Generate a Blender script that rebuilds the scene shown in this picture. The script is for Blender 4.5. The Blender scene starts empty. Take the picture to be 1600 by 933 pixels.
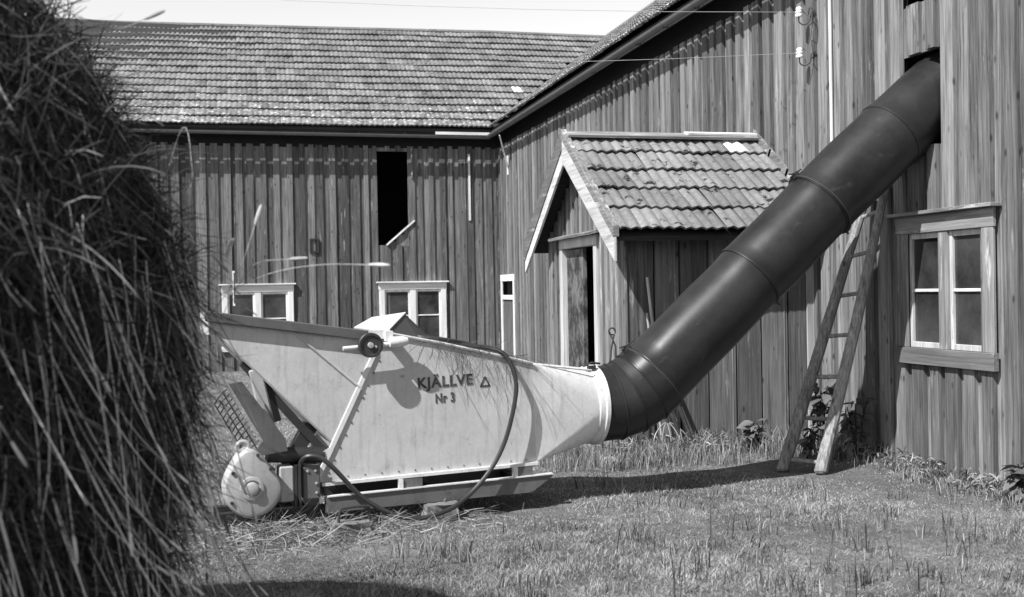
import bpy, bmesh, math, random
import numpy as np
from mathutils import Matrix, Vector, noise
random.seed(7); rng = np.random.default_rng(7)
S = bpy.context.scene
COL = S.collection

# ------------------------------------------------------------------ camera, sky, sun, exposure
TH = math.radians(14.2); ROLL = 0.018; PITCH = math.radians(-0.4)
cT, sT = math.cos(TH), math.sin(TH)
fw = Vector((sT*math.cos(PITCH), cT*math.cos(PITCH), math.sin(PITCH)))
r0 = Vector((cT, -sT, 0)); u0 = r0.cross(fw)
rt = r0*math.cos(ROLL) - u0*math.sin(ROLL); up = rt.cross(fw)
cam = bpy.data.cameras.new('camera'); camo = bpy.data.objects.new('camera', cam); COL.objects.link(camo)
camo.matrix_world = Matrix(((rt.x, up.x, -fw.x, 0), (rt.y, up.y, -fw.y, 0), (rt.z, up.z, -fw.z, 1.5), (0, 0, 0, 1)))
cam.sensor_width = 36; cam.lens = 36*1700/1600; cam.clip_start = .05; cam.clip_end = 2000
cam.dof.use_dof = True; cam.dof.focus_distance = 9.5; cam.dof.aperture_fstop = 3.2
S.camera = camo

SUN = Vector((-1, -.6, 1.35)).normalized()
el = math.asin(SUN.z); az = math.atan2(SUN.x, SUN.y)
w = bpy.data.worlds.new('World'); S.world = w; w.use_nodes = True
nt = w.node_tree; nt.nodes.clear()
sk = nt.nodes.new('ShaderNodeTexSky'); sk.sky_type = 'NISHITA'; sk.sun_disc = False
sk.sun_elevation = el; sk.sun_rotation = az; sk.dust_density = .6; sk.air_density = 1.0
bwn = nt.nodes.new('ShaderNodeSeparateColor'); bg = nt.nodes.new('ShaderNodeBackground'); ow = nt.nodes.new('ShaderNodeOutputWorld')
bg.inputs['Strength'].default_value = .065
nt.links.new(sk.outputs[0], bwn.inputs[0]); tc = nt.nodes.new('ShaderNodeTexCoord'); sx = nt.nodes.new('ShaderNodeSeparateXYZ'); nt.links.new(tc.outputs['Generated'], sx.inputs[0])
mr = nt.nodes.new('ShaderNodeMapRange'); mr.interpolation_type = 'SMOOTHSTEP'; nt.links.new(sx.outputs['Z'], mr.inputs[0])
for i_, v_ in zip((1, 2, 3, 4), (.22, .62, 1.95, .85)): mr.inputs[i_].default_value = v_  # added haze gain: brighter sky near the horizon, dimmer overhead for deeper shade
mu = nt.nodes.new('ShaderNodeMath'); mu.operation = 'MULTIPLY'; nt.links.new(bwn.outputs[2], mu.inputs[0]); nt.links.new(mr.outputs[0], mu.inputs[1])
nt.links.new(mu.outputs[0], bg.inputs['Color']); nt.links.new(bg.outputs[0], ow.inputs[0])
sl = bpy.data.lights.new('sun', 'SUN'); sl.energy = 5.0; sl.angle = math.radians(.5); sl.color = (1, 1, 1)
so = bpy.data.objects.new('sun', sl); COL.objects.link(so); so.rotation_euler = SUN.to_track_quat('Z', 'Y').to_euler(); so.location = (-20, -12, 30)
S.view_settings.view_transform = 'Standard'; S.view_settings.look = 'None'
S.view_settings.exposure = .6; S.view_settings.gamma = 1.0; S.view_settings.use_curve_mapping = False

# ------------------------------------------------------------------ helpers
def tag(o, label=None, cat=None, group=None, kind=None):
    if label: o['label'] = label
    if cat: o['category'] = cat
    if group: o['group'] = group
    if kind: o['kind'] = kind
    return o
def empty(name, loc=(0, 0, 0), rz=0, **k):
    o = bpy.data.objects.new(name, None); COL.objects.link(o); o.location = loc; o.rotation_euler = (0, 0, rz)
    o.empty_display_size = .2
    return tag(o, **k)
def put(name, me, parent=None, mat=None, world=True):
    """link a mesh object; world=True: its coordinates are world coordinates although it has a parent"""
    if mat and not me.materials: me.materials.append(mat)
    o = bpy.data.objects.new(name, me); COL.objects.link(o)
    if parent:
        o.parent = parent
        if world:
            chain = Matrix.Identity(4); p = parent
            while p:
                chain = (Matrix.LocRotScale(p.location, p.rotation_euler, p.scale) if p.type == 'EMPTY' else Matrix.Identity(4)) @ chain
                p = p.parent if p.type != 'EMPTY' else None
            o.matrix_parent_inverse = chain.inverted()
    return o
def mesh(name, V, Fc, smooth=False):
    me = bpy.data.meshes.new(name); me.from_pydata([tuple(v) for v in V], [], [tuple(f) for f in Fc]); me.update()
    if smooth: me.polygons.foreach_set('use_smooth', [True]*len(me.polygons))
    return me
class MB:
    def __init__(s): s.V = []; s.F = []
    def add(s, V, Fc):
        n = len(s.V); s.V += [Vector(v) for v in V]; s.F += [[i+n for i in f] for f in Fc]; return s
    def box(s, x0, x1, y0, y1, z0, z1):
        V = [(x, y, z) for z in (z0, z1) for y in (y0, y1) for x in (x0, x1)]
        return s.add(V, [(0, 2, 3, 1), (4, 5, 7, 6), (0, 1, 5, 4), (2, 6, 7, 3), (0, 4, 6, 2), (1, 3, 7, 5)])
    def prism(s, P, v0, v1, axis=1):
        """polygon P of (a,b) extruded along an axis (1 = y)"""
        n = len(P)
        def mk(p, v): return {1: (p[0], v, p[1]), 0: (v, p[0], p[1]), 2: (p[0], p[1], v)}[axis]
        V = [mk(p, v0) for p in P]+[mk(p, v1) for p in P]
        return s.add(V, [list(range(n))[::-1], list(range(n, 2*n))]+[(i, (i+1) % n, (i+1) % n+n, i+n) for i in range(n)])
    def beam(s, a, b, w, t, upv=(0, 0, 1)):
        """rectangular bar from a to b, width w across, thickness t along upv-ish"""
        a = Vector(a); b = Vector(b); d = (b-a).normalized(); x = d.cross(Vector(upv)).normalized(); y = x.cross(d)
        V = [p + x*i*w/2 + y*j*t/2 for p in (a, b) for (i, j) in ((-1, -1), (1, -1), (1, 1), (-1, 1))]
        return s.add(V, [(0, 1, 2, 3), (7, 6, 5, 4)]+[(i, i+4, (i+1) % 4+4, (i+1) % 4) for i in range(4)])
    def tube(s, pts, r, n=8, caps=True):
        pts = [Vector(p) for p in pts]; m = len(pts); rr = r if hasattr(r, '__len__') else [r]*m
        V = []; prev = None
        for i, p in enumerate(pts):
            d = (pts[min(i+1, m-1)]-pts[max(i-1, 0)]).normalized()
            if prev is None: prev = d.orthogonal().normalized()
            x = (prev - d*prev.dot(d)).normalized(); prev = x; y = d.cross(x)
            V += [p+(x*math.cos(2*math.pi*k/n)+y*math.sin(2*math.pi*k/n))*rr[i] for k in range(n)]
        Fc = [(i*n+k, i*n+(k+1) % n, (i+1)*n+(k+1) % n, (i+1)*n+k) for i in range(m-1) for k in range(n)]
        if caps: Fc += [list(range(n))[::-1], [(m-1)*n+k for k in range(n)]]
        return s.add(V, Fc)
    def lathe(s, c, ax, prof, n=24):
        """prof: (distance along ax, radius)"""
        c = Vector(c); ax = Vector(ax).normalized(); x = ax.orthogonal().normalized(); y = ax.cross(x); V = []
        for (h, r) in prof: V += [c+ax*h+(x*math.cos(2*math.pi*k/n)+y*math.sin(2*math.pi*k/n))*max(r, 1e-4) for k in range(n)]
        m = len(prof)
        return s.add(V, [(i*n+k, i*n+(k+1) % n, (i+1)*n+(k+1) % n, (i+1)*n+k) for i in range(m-1) for k in range(n)])
    def build(s, name, mat, parent=None, world=True, smooth=False, bevel=0, kind=None, label=None):
        me = mesh(name, s.V, s.F, smooth)
        bm = bmesh.new(); bm.from_mesh(me); bmesh.ops.recalc_face_normals(bm, faces=bm.faces)
        if bevel: bmesh.ops.bevel(bm, geom=[e for e in bm.edges if len(e.link_faces) == 2 and e.calc_face_angle(0) > .5], offset=bevel, segments=1, affect='EDGES')
        bm.to_mesh(me); bm.free()
        if smooth: me.set_sharp_from_angle(angle=math.radians(38))
        o = put(name, me, parent, mat, world)
        return tag(o, label=label, kind=kind)

# ------------------------------------------------------------------ materials (grey values only: a black and white photograph)
def g(v): return (v, v, v, 1)
def newmat(name):
    m = bpy.data.materials.new(name); m.use_nodes = True; t = m.node_tree; b = t.nodes['Principled BSDF']; return m, t, b
def N(t, typ, **k):
    n = t.nodes.new(typ)
    for a, v in k.items():
        if a in n.inputs.keys() if isinstance(a, str) else False: n.inputs[a].default_value = v
        else: setattr(n, a, v)
    return n
def mathn(t, op, a, b=None, c=None, clamp=False):
    n = t.nodes.new('ShaderNodeMath'); n.operation = op; n.use_clamp = clamp
    for i, x in enumerate((a, b, c)):
        if x is None: continue
        if isinstance(x, (int, float)): n.inputs[i].default_value = x
        else: t.links.new(x, n.inputs[i])
    return n.outputs[0]
def ramp(t, src, lo, hi, a=0., b=1.):
    n = t.nodes.new('ShaderNodeMapRange'); t.links.new(src, n.inputs[0])
    for i, v in zip((1, 2, 3, 4), (lo, hi, a, b)): n.inputs[i].default_value = v
    return n.outputs[0]
def coords(t, scale, obj=False, rnd=True):
    """position (world or object) plus a random offset for each object, scaled"""
    if obj: src = t.nodes.new('ShaderNodeTexCoord').outputs['Object']
    else: src = t.nodes.new('ShaderNodeNewGeometry').outputs['Position']
    oi = t.nodes.new('ShaderNodeObjectInfo')
    v = t.nodes.new('ShaderNodeVectorMath'); v.operation = 'ADD'; t.links.new(src, v.inputs[0])
    if rnd:
        k = t.nodes.new('ShaderNodeVectorMath'); k.operation = 'SCALE'; k.inputs[0].default_value = (37, 53, 71)
        t.links.new(oi.outputs['Random'], k.inputs['Scale']); t.links.new(k.outputs[0], v.inputs[1])
    s = t.nodes.new('ShaderNodeVectorMath'); s.operation = 'MULTIPLY'; t.links.new(v.outputs[0], s.inputs[0]); s.inputs[1].default_value = scale
    return s.outputs[0], oi.outputs['Random'], src
def noisen(t, vec, scale=1, detail=4, rough=.6):
    n = t.nodes.new('ShaderNodeTexNoise'); n.inputs['Scale'].default_value = scale; n.inputs['Detail'].default_value = detail; n.inputs['Roughness'].default_value = rough
    t.links.new(vec, n.inputs['Vector']); return n.outputs[0]
def finish(t, b, val, bump=None, bs=.3, bd=.01, rough=.8, spec=.3, metal=0):
    c = t.nodes.new('ShaderNodeCombineColor')
    for i in range(3): t.links.new(val, c.inputs[i])
    t.links.new(c.outputs[0], b.inputs['Base Color'])
    if isinstance(rough, (int, float)): b.inputs['Roughness'].default_value = rough
    else: t.links.new(rough, b.inputs['Roughness'])
    b.inputs['Specular IOR Level'].default_value = spec; b.inputs['Metallic'].default_value = metal
    if bump is not None:
        bn = t.nodes.new('ShaderNodeBump'); bn.inputs['Strength'].default_value = bs; bn.inputs['Distance'].default_value = bd
        t.links.new(bump, bn.inputs['Height']); t.links.new(bn.outputs[0], b.inputs['Normal'])
def wood(name, base, var=.3, grain=.35, axis='z', knots=True, wear=0., wearval=.5, obj=False, rough=.85):
    m, t, b = newmat(name)
    long = {'z': (1, 1, .035), 'x': (.035, 1, 1), 'y': (1, .035, 1)}[axis]
    f = 60
    vec, rnd, src = coords(t, tuple(f*q for q in long), obj)
    fine = noisen(t, vec, 1, 5, .65)
    v2, _, _ = coords(t, tuple(9*q if q == 1 else 1.1 for q in long), obj)
    big = noisen(t, v2, 1, 3, .55)
    v3, _, _ = coords(t, tuple(q if q == 1 else .45 for q in long), obj)
    vo = t.nodes.new('ShaderNodeTexVoronoi'); vo.inputs['Scale'].default_value = 10; t.links.new(v3, vo.inputs['Vector'])
    val = mathn(t, 'MULTIPLY', ramp(t, fine, .3, .7, 1-grain, 1+grain), ramp(t, big, .3, .7, .8, 1.2))
    val = mathn(t, 'MULTIPLY', val, ramp(t, rnd, 0, 1, base*(1-var), base*(1+var)))
    v5, _, _ = coords(t, tuple(26*q if q == 1 else .8 for q in long), obj)
    val = mathn(t, 'MULTIPLY', val, ramp(t, noisen(t, v5, 1, 6, .75), .50, .68, 1.12, 1.12-1.25*grain))
    if knots: val = mathn(t, 'MULTIPLY', val, ramp(t, mathn(t, 'ADD', vo.outputs['Distance'], mathn(t, 'MULTIPLY', fine, .12)), .12, .25, .3, 1))
    if wear:
        v4, _, _ = coords(t, tuple(14*q if q == 1 else 1.6 for q in long), obj)
        wn = ramp(t, noisen(t, v4, 1, 6, .7), .62-.1*wear, .72-.1*wear)
        mx = t.nodes.new('ShaderNodeMix'); t.links.new(wn, mx.inputs[0]); t.links.new(val, mx.inputs[2]); mx.inputs[3].default_value = wearval
        val = mx.outputs[0]
    finish(t, b, val, fine, .35, .004, rough, .25)
    return m
def plain(name, v, rough=.6, spec=.4, metal=0, sc=12, amp=.12, stain=0., obj=True, bs=.1, fine=.08):
    m, t, b = newmat(name)
    vec, rnd, src = coords(t, (1, 1, 1), obj)
    n1 = noisen(t, vec, sc*.25, 5, .6); n2 = noisen(t, vec, sc*6, 4, .7)
    val = mathn(t, 'MULTIPLY', ramp(t, n1, .3, .7, v*(1-amp), v*(1+amp)), ramp(t, n2, .3, .7, 1-fine, 1+fine))
    if stain:
        s1 = noisen(t, vec, sc, 8, .75)
        val = mathn(t, 'MULTIPLY', val, ramp(t, s1, .30, .42, 1-stain, 1))
    finish(t, b, val, n2, bs, .004, ramp(t, n1, .3, .7, rough-.08, rough+.08), spec, metal)
    return m
def add_dirt(m):
    t = m.node_tree; b = t.nodes['Principled BSDF']; src = b.inputs['Base Color'].links[0].from_socket
    vec, _, _ = coords(t, (22, 22, 2.2), True, False); v2, _, _ = coords(t, (1, 1, 1), True, False)
    st = ramp(t, noisen(t, vec, 1, 5, .65), .52, .74, 1, .72); bl = ramp(t, noisen(t, v2, 9, 8, .75), .60, .68, 1, .55); ch = ramp(t, noisen(t, v2, 30, 6, .8), .66, .70, 1, .35)
    k = mathn(t, 'MULTIPLY', mathn(t, 'MULTIPLY', st, bl), ch)
    mx = t.nodes.new('ShaderNodeMix'); mx.data_type = 'RGBA'; mx.blend_type = 'MULTIPLY'; mx.inputs[0].default_value = 1
    cc = t.nodes.new('ShaderNodeCombineColor'); [t.links.new(k, cc.inputs[i]) for i in range(3)]
    t.links.new(src, mx.inputs[6]); t.links.new(cc.outputs[0], mx.inputs[7]); t.links.new(mx.outputs[2], b.inputs['Base Color'])
    bn = t.nodes.new('ShaderNodeBump'); bn.inputs['Strength'].default_value = .5; bn.inputs['Distance'].default_value = .02
    t.links.new(noisen(t, v2, 3.2, 2, .4), bn.inputs['Height']); t.links.new(bn.outputs[0], b.inputs['Normal'])
def tilemat(name, base, lichen=0., moss=0.):
    m, t, b = newmat(name)
    vec, rnd, src = coords(t, (1, 1, 1), False, False)
    at = t.nodes.new('ShaderNodeAttribute'); at.attribute_name = 'tint'
    r = mathn(t, 'FRACT', mathn(t, 'ADD', rnd, at.outputs['Fac']))
    n1 = noisen(t, vec, 1.6, 7, .7); n2 = noisen(t, vec, 55, 5, .7)
    st, _, _ = coords(t, (30, 30, 3), False); n3 = noisen(t, st, 1, 4, .6)
    val = mathn(t, 'MULTIPLY', ramp(t, n1, .3, .7, base*.72, base*1.28), ramp(t, n2, .25, .75, .75, 1.25))
    val = mathn(t, 'MULTIPLY', val, ramp(t, r, 0, 1, .76, 1.2)); val = mathn(t, 'MULTIPLY', val, ramp(t, n3, .3, .7, .85, 1.15))
    if lichen:
        l1 = noisen(t, vec, 9, 8, .75); sep = t.nodes.new('ShaderNodeSeparateXYZ'); t.links.new(src, sep.inputs[0])
        amt = ramp(t, sep.outputs['Z'], 4.7, 6.3, .09, -.02)
        f = mathn(t, 'MULTIPLY', ramp(t, mathn(t, 'ADD', l1, amt), .60, .68), lichen)
        mx = t.nodes.new('ShaderNodeMix'); t.links.new(f, mx.inputs[0]); t.links.new(val, mx.inputs[2]); mx.inputs[3].default_value = .62; val = mx.outputs[0]
    if moss:
        l2 = noisen(t, vec, 6.5, 7, .65)
        val = mathn(t, 'MULTIPLY', val, ramp(t, l2, .585, .64, 1, .12 if moss > .5 else .4))
    finish(t, b, val, n2, .3, .006, .9, .2)
    return m
M = {}
M['board'] = wood('weathered_red_board', .148, .42, .5, 'z', True, .08, .34)
M['board_far'] = wood('weathered_far_board', .115, .5, .5, 'z', True, .08, .32)
M['porch_board'] = wood('porch_board', .115, .3, .4, 'z', True, .2, .3)
M['casing'] = wood('weathered_casing', .2, .15, .4, 'z', False, .6, .55)
M['casing_h'] = wood('weathered_casing_across', .19, .15, .35, 'y', False, .5, .5)
M['sill'] = wood('weathered_sill', .12, .1, .3, 'y', False, .3, .4)
M['white_wood'] = wood('white_painted_wood', .6, .08, .08, 'z', False)
M['white_wood_h'] = wood('white_painted_rail', .6, .05, .08, 'x', False)
M['barge'] = wood('bargeboard_wood', .46, .1, .2, 'y', False, .5, .25)
M['barge_z'] = wood('pale_corner_board_wood', .36, .1, .3, 'z', False)
M['frame_wood'] = wood('old_white_frame', .42, .1, .25, 'z', False, .3, .2)
M['grey_wood'] = wood('grey_old_wood', .15, .2, .4, 'y', False, .7, .5)
M['grey_wood_x'] = wood('grey_old_wood_along', .15, .25, .4, 'x', False, .7, .55)
M['dark_wood'] = wood('dark_wood', .03, .2, .3, 'x', False)
M['ladder'] = wood('ladder_wood', .21, .2, .5, 'z', True)
M['tool_wood'] = wood('tool_handle_wood', .36, .2, .15, 'z', False)
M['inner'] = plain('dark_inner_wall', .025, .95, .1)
M['tile'] = tilemat('roof_tile_far', .17, .8, .3)
M['tile_porch'] = tilemat('porch_roof_tile', .18, 0, 1.)
M['tile_white'] = plain('new_white_tile', .75, .7, .3, amp=.05)
M['lichen_cap'] = wood('lichened_ridge_board', .2, .1, .4, 'x', False, .9, .6)
M['glass'] = plain('window_glass', .04, .08, .6, fine=.15, sc=9, amp=.8)  # uneven reflections painted in as broad noise in the glass colour
M['gutter'] = plain('gutter_metal', .16, .6, .5, .3, stain=.4)
M['paint'] = plain('pale_machine_paint', .50, .45, .4, sc=7, amp=.10, stain=.22, fine=.07)
M['paint_bright'] = plain('white_machine_paint', .66, .45, .5, sc=9, amp=.09, stain=.12)
M['paint_dark'] = plain('grey_machine_paint', .12, .5, .5, amp=.1, stain=.2)
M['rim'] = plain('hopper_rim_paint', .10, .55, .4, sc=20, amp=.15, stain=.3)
M['lettering'] = plain('stencil_paint', .07, .6, .3, sc=60, amp=.7, fine=.6)
M['iron'] = plain('dark_iron', .04, .5, .5, .2, amp=.25, stain=.3)
M['cast'] = plain('cast_iron_paint', .38, .5, .45, sc=10, amp=.1, stain=.25)
M['rubber'] = plain('rubber_cable', .03, .4, .5)
M['porcelain'] = plain('white_porcelain', .85, .15, .6, amp=.03)
M['wire'] = plain('bright_wire', .3, .5, .4, .2)
M['block'] = plain('rough_block', .16, .95, .1, sc=18, amp=.25, stain=.3, bs=.5)
M['stone'] = plain('pale_stone', .3, .9, .2, sc=14, amp=.2, bs=.5)
M['leaf'] = plain('leaf_surface', .11, .5, .4, sc=8, amp=.3)
M['sunlit_stalk'] = plain('painted_sunlit_stalk', .6, .7, .3, amp=.3)  # bright colour stands in for sun grazing the stalks
M['stalk_dull'] = plain('dull_stalk', .10, .8, .2, amp=.3)
M['peel'] = None

for k_ in ('paint', 'paint_bright', 'paint_dark', 'rim', 'cast'): add_dirt(M[k_])
def pipemat():
    m, t, b = newmat('dark_pipe_sheet_metal')
    vec, rnd, src = coords(t, (1, 1, 1), True)
    n1 = noisen(t, vec, 1.8, 6, .6); n2 = noisen(t, vec, 30, 6, .75); n3 = noisen(t, vec, 6, 8, .7)
    val = mathn(t, 'MULTIPLY', ramp(t, n1, .3, .75, .010, .030), ramp(t, n2, .3, .7, .85, 1.15))
    sc_, _, _ = coords(t, (3, 40, 8), True); val = mathn(t, 'ADD', val, ramp(t, noisen(t, sc_, 1, 6, .7), .60, .75, 0, .03)); val = mathn(t, 'ADD', val, ramp(t, n3, .66, .78, 0, .02))
    val = mathn(t, 'MULTIPLY', val, ramp(t, rnd, 0, 1, .8, 1.2))
    finish(t, b, val, n3, .12, .006, ramp(t, n1, .3, .7, .30, .48), .32, .0)
    return m
M['pipe'] = pipemat()
def peelmat():
    m, t, b = newmat('peeling_door_paint')
    vec, rnd, src = coords(t, (1, 1, .7), False)
    n1 = noisen(t, vec, 7, 9, .7)
    val = ramp(t, n1, .44, .60, .03, .15)
    finish(t, b, val, n1, .4, .005, .8, .3); return m
M['peel'] = peelmat()
def grassmat(name, lo, hi, trans=.25):
    m, t, b = newmat(name)
    at = t.nodes.new('ShaderNodeAttribute'); at.attribute_name = 'tint'
    val = ramp(t, at.outputs['Fac'], 0, 1, lo, hi)
    finish(t, b, val, None, rough=.7, spec=.25)
    c = t.nodes.new('ShaderNodeBsdfTranslucent'); cc = t.nodes.new('ShaderNodeCombineColor')
    for i in range(3): t.links.new(val, cc.inputs[i])
    t.links.new(cc.outputs[0], c.inputs[0]); mx = t.nodes.new('ShaderNodeMixShader'); mx.inputs[0].default_value = trans
    t.links.new(b.outputs[0], mx.inputs[1]); t.links.new(c.outputs[0], mx.inputs[2]); t.links.new(mx.outputs[0], t.nodes['Material Output'].inputs[0])
    return m
M['grass'] = grassmat('grass_blades', .03, .58, .35)
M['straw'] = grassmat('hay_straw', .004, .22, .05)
M['loose'] = grassmat('loose_straw', .1, .45, .2)
M['weed'] = grassmat('weed_stems', .03, .2)
def groundmat():
    m, t, b = newmat('grassy_soil')
    vec, rnd, src = coords(t, (1, 1, 1), False, False)
    n1 = noisen(t, vec, .9, 5, .6); n2 = noisen(t, vec, 40, 5, .8); n3 = noisen(t, vec, 7, 5, .6)
    val = mathn(t, 'MULTIPLY', ramp(t, n1, .3, .7, .12, .22), ramp(t, n2, .3, .7, .5, 1.5)); val = mathn(t, 'MULTIPLY', val, ramp(t, n3, .3, .7, .75, 1.25))
    finish(t, b, val, n2, .8, .03, .95, .1); return m
M['ground'] = groundmat()
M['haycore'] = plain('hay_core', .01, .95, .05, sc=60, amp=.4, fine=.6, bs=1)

# ------------------------------------------------------------------ ground
def gz(x, y):
    n = noise.noise(Vector((x*.45, y*.45, 0)))*.035 + noise.noise(Vector((x*1.6, y*1.6, 3)))*.018
    rise = .045*min(max((y-7)/3, 0), 1)
    far = min(max((math.hypot(x, y)-30)/60, 0), 1)
    return (n+rise)*(1-far)
xs = np.concatenate([[-900, -300, -100, -40, -20], np.arange(-10, 12.01, .2), [20, 40, 100, 300, 900]])
ys = np.concatenate([[-900, -300, -100, -40, -20, -8], np.arange(-2, 24.01, .2), [40, 100, 300, 900]])
gV = [(x, y, gz(x, y)) for y in ys for x in xs]; nx = len(xs)
gF = [(j*nx+i, j*nx+i+1, (j+1)*nx+i+1, (j+1)*nx+i) for j in range(len(ys)-1) for i in range(nx-1)]
tag(put('ground', mesh('ground', gV, gF, True), None, M['ground']), kind='structure')

# ------------------------------------------------------------------ shared unit box for boards
def unit_box():
    mb = MB().box(-.5, .5, -.5, .5, -.5, .5); return mesh('board', mb.V, mb.F)
UB = {}
def board(name, parent, mat, x0, x1, y0, y1, z0, z1, rot=(0, 0, 0), label=None):
    if mat not in UB:
        UB[mat] = unit_box(); UB[mat].materials.append(M[mat])
    o = put(name, UB[mat], parent)
    o.location = ((x0+x1)/2, (y0+y1)/2, (z0+z1)/2); o.scale = (x1-x0, y1-y0, z1-z0); o.rotation_euler = rot
    if label: o['label'] = label
    return o
def cut(z0, z1, a, b, opens):
    """vertical intervals of a board spanning a..b left by the openings (a0,a1,z0,z1)"""
    iv = [(z0, z1)]; m = (a+b)/2
    for (p, q, s0, s1) in opens:
        if p < m < q:
            nv = []
            for (u, v) in iv:
                if s1 <= u or s0 >= v: nv.append((u, v)); continue
                if s0 > u: nv.append((u, s0))
                if s1 < v: nv.append((s1, v))
            iv = nv
    return [i for i in iv if i[1]-i[0] > .03]
def panel_wall(parent, plane, face, a0, a1, z0, z1, opens, mat, pitch=.225, over=.135, jit=.03, anchors=()):
    """board-on-board cladding. plane 'x': wall at X=face looking to -X, boards along Y; plane 'y': wall at Y=face looking to -Y"""
    a = a0
    while a < a1:
        p = pitch+random.uniform(-jit, jit); ow_ = over+random.uniform(-.03, .03)
        for q in anchors:
            if abs(a+p-q) < p*.5: p = q-a
        for kind in (0, 1):
            if kind == 0: s, e, f0, f1 = a-.02, a+p+.02-.012, face, face+.022       # under board
            else: s, e, f0, f1 = a+p-ow_/2, a+p+ow_/2, face-.040+random.uniform(-.004, .004), face-.002  # over board across the joint
            for (u, v) in cut(z0, z1, s, e, opens):
                top = v - (random.uniform(0, .02) if v == z1 else 0) - (.045 if (kind == 0 and v == z1) else 0)
                rot = random.uniform(-.003, .003)
                if plane == 'x': board('board', parent, mat, f0, f1, s, e, u, top, (rot, 0, random.uniform(-.02, .02)*kind))
                else: board('board', parent, mat, s, e, f0+.012*kind, f1, u, top, (0, rot, random.uniform(-.02, .02)*kind))
        a += p
def sheet_with_holes(mb, plane, f0, f1, a0, a1, z0, z1, opens):
    A = sorted({a0, a1, *[o[0] for o in opens], *[o[1] for o in opens]}); Zs = sorted({z0, z1, *[o[2] for o in opens], *[o[3] for o in opens]})
    A = [a for a in A if a0 <= a <= a1]; Zs = [z for z in Zs if z0 <= z <= z1]
    for i in range(len(A)-1):
        for j in range(len(Zs)-1):
            m, n = (A[i]+A[i+1])/2, (Zs[j]+Zs[j+1])/2
            if any(o[0] < m < o[1] and o[2] < n < o[3] for o in opens): continue
            if plane == 'x': mb.box(f0, f1, A[i], A[i+1], Zs[j], Zs[j+1])
            else: mb.box(A[i], A[i+1], f0, f1, Zs[j], Zs[j+1])

# ------------------------------------------------------------------ roof tiles
def tile_geo(wd, ln, amp=.011, th=.03, lift=.03, nseg=8):
    V = []; Fc = []
    for j, y in enumerate((0, ln)):
        for i in range(nseg+1):
            x = wd*(i/nseg-.5); ph = i/nseg*2*math.pi*2
            V.append((x, y, amp*(1-math.cos(ph))*.9 + (lift if j == 0 else 0)))
    n = nseg+1
    for i in range(nseg): Fc.append((i, i+1, n+i+1, n+i))
    for i in range(n): V.append((V[i][0], V[i][1]+.002, V[i][2]-th))
    for i in range(nseg): Fc.append((2*n+i, 2*n+i+1, i+1, i))
    return V, Fc
def tile_mesh(name, wd, ln, mat, **k):
    V, Fc = tile_geo(wd, ln, **k); me = mesh(name, V, Fc, True); me.set_sharp_from_angle(angle=math.radians(50)); me.materials.append(M[mat]); return me
def roof_frame(face, alpha):
    if face == '-y': return Vector((1, 0, 0)), Vector((0, math.cos(alpha), math.sin(alpha))), Vector((0, -math.sin(alpha), math.cos(alpha)))
    if face == '+y': return Vector((-1, 0, 0)), Vector((0, -math.cos(alpha), math.sin(alpha))), Vector((0, math.sin(alpha), math.cos(alpha)))
    if face == '-x': return Vector((0, -1, 0)), Vector((math.cos(alpha), 0, math.sin(alpha))), Vector((-math.sin(alpha), 0, math.cos(alpha)))
def place_tile(me, parent, p, fr, name='tile', j=1.):
    X_, Y_, Z_ = fr
    R = Matrix((X_, Y_, Z_)).transposed().to_4x4()
    R = Matrix.Translation(p) @ R @ Matrix.Rotation(random.uniform(-.012, .012)*j, 4, 'Z') @ Matrix.Rotation(random.uniform(-.012, .012)*j, 4, 'X') @ Matrix.Rotation(random.uniform(-.02, .02)*j, 4, 'Y')
    o = put(name, me, parent); o.location, o.rotation_euler = R.to_translation(), R.to_euler(); return o
def joined_tiles(name, parent, places, fr, wd, ln, mat, **k):
    V0, F0 = tile_geo(wd, ln, **k); V0 = np.array(V0); X_, Y_, Z_ = [np.array(q) for q in fr]
    V = []; Fc = []; T = []
    for p in places:
        j = rng.normal(0, .004, 3); n = len(V)*len(V0)
        Q = V0.copy(); Q[:, 2] += j[2]*.8+Q[:, 0]*rng.normal(0, .012); Q[:, 1] += j[1]
        V.append(np.array(p)+Q[:, :1]*X_+Q[:, 1:2]*Y_+Q[:, 2:]*Z_)
        Fc += [[a+n for a in f] for f in F0]; T += [rng.random()]*len(V0)
    V = np.concatenate(V); me = mesh(name, V.tolist(), Fc, True); me.set_sharp_from_angle(angle=math.radians(50))
    at = me.attributes.new('tint', 'FLOAT', 'POINT'); at.data.foreach_set('value', np.array(T, dtype=np.float32))
    return tag(put(name, me, parent, M[mat]), kind='stuff')

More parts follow.
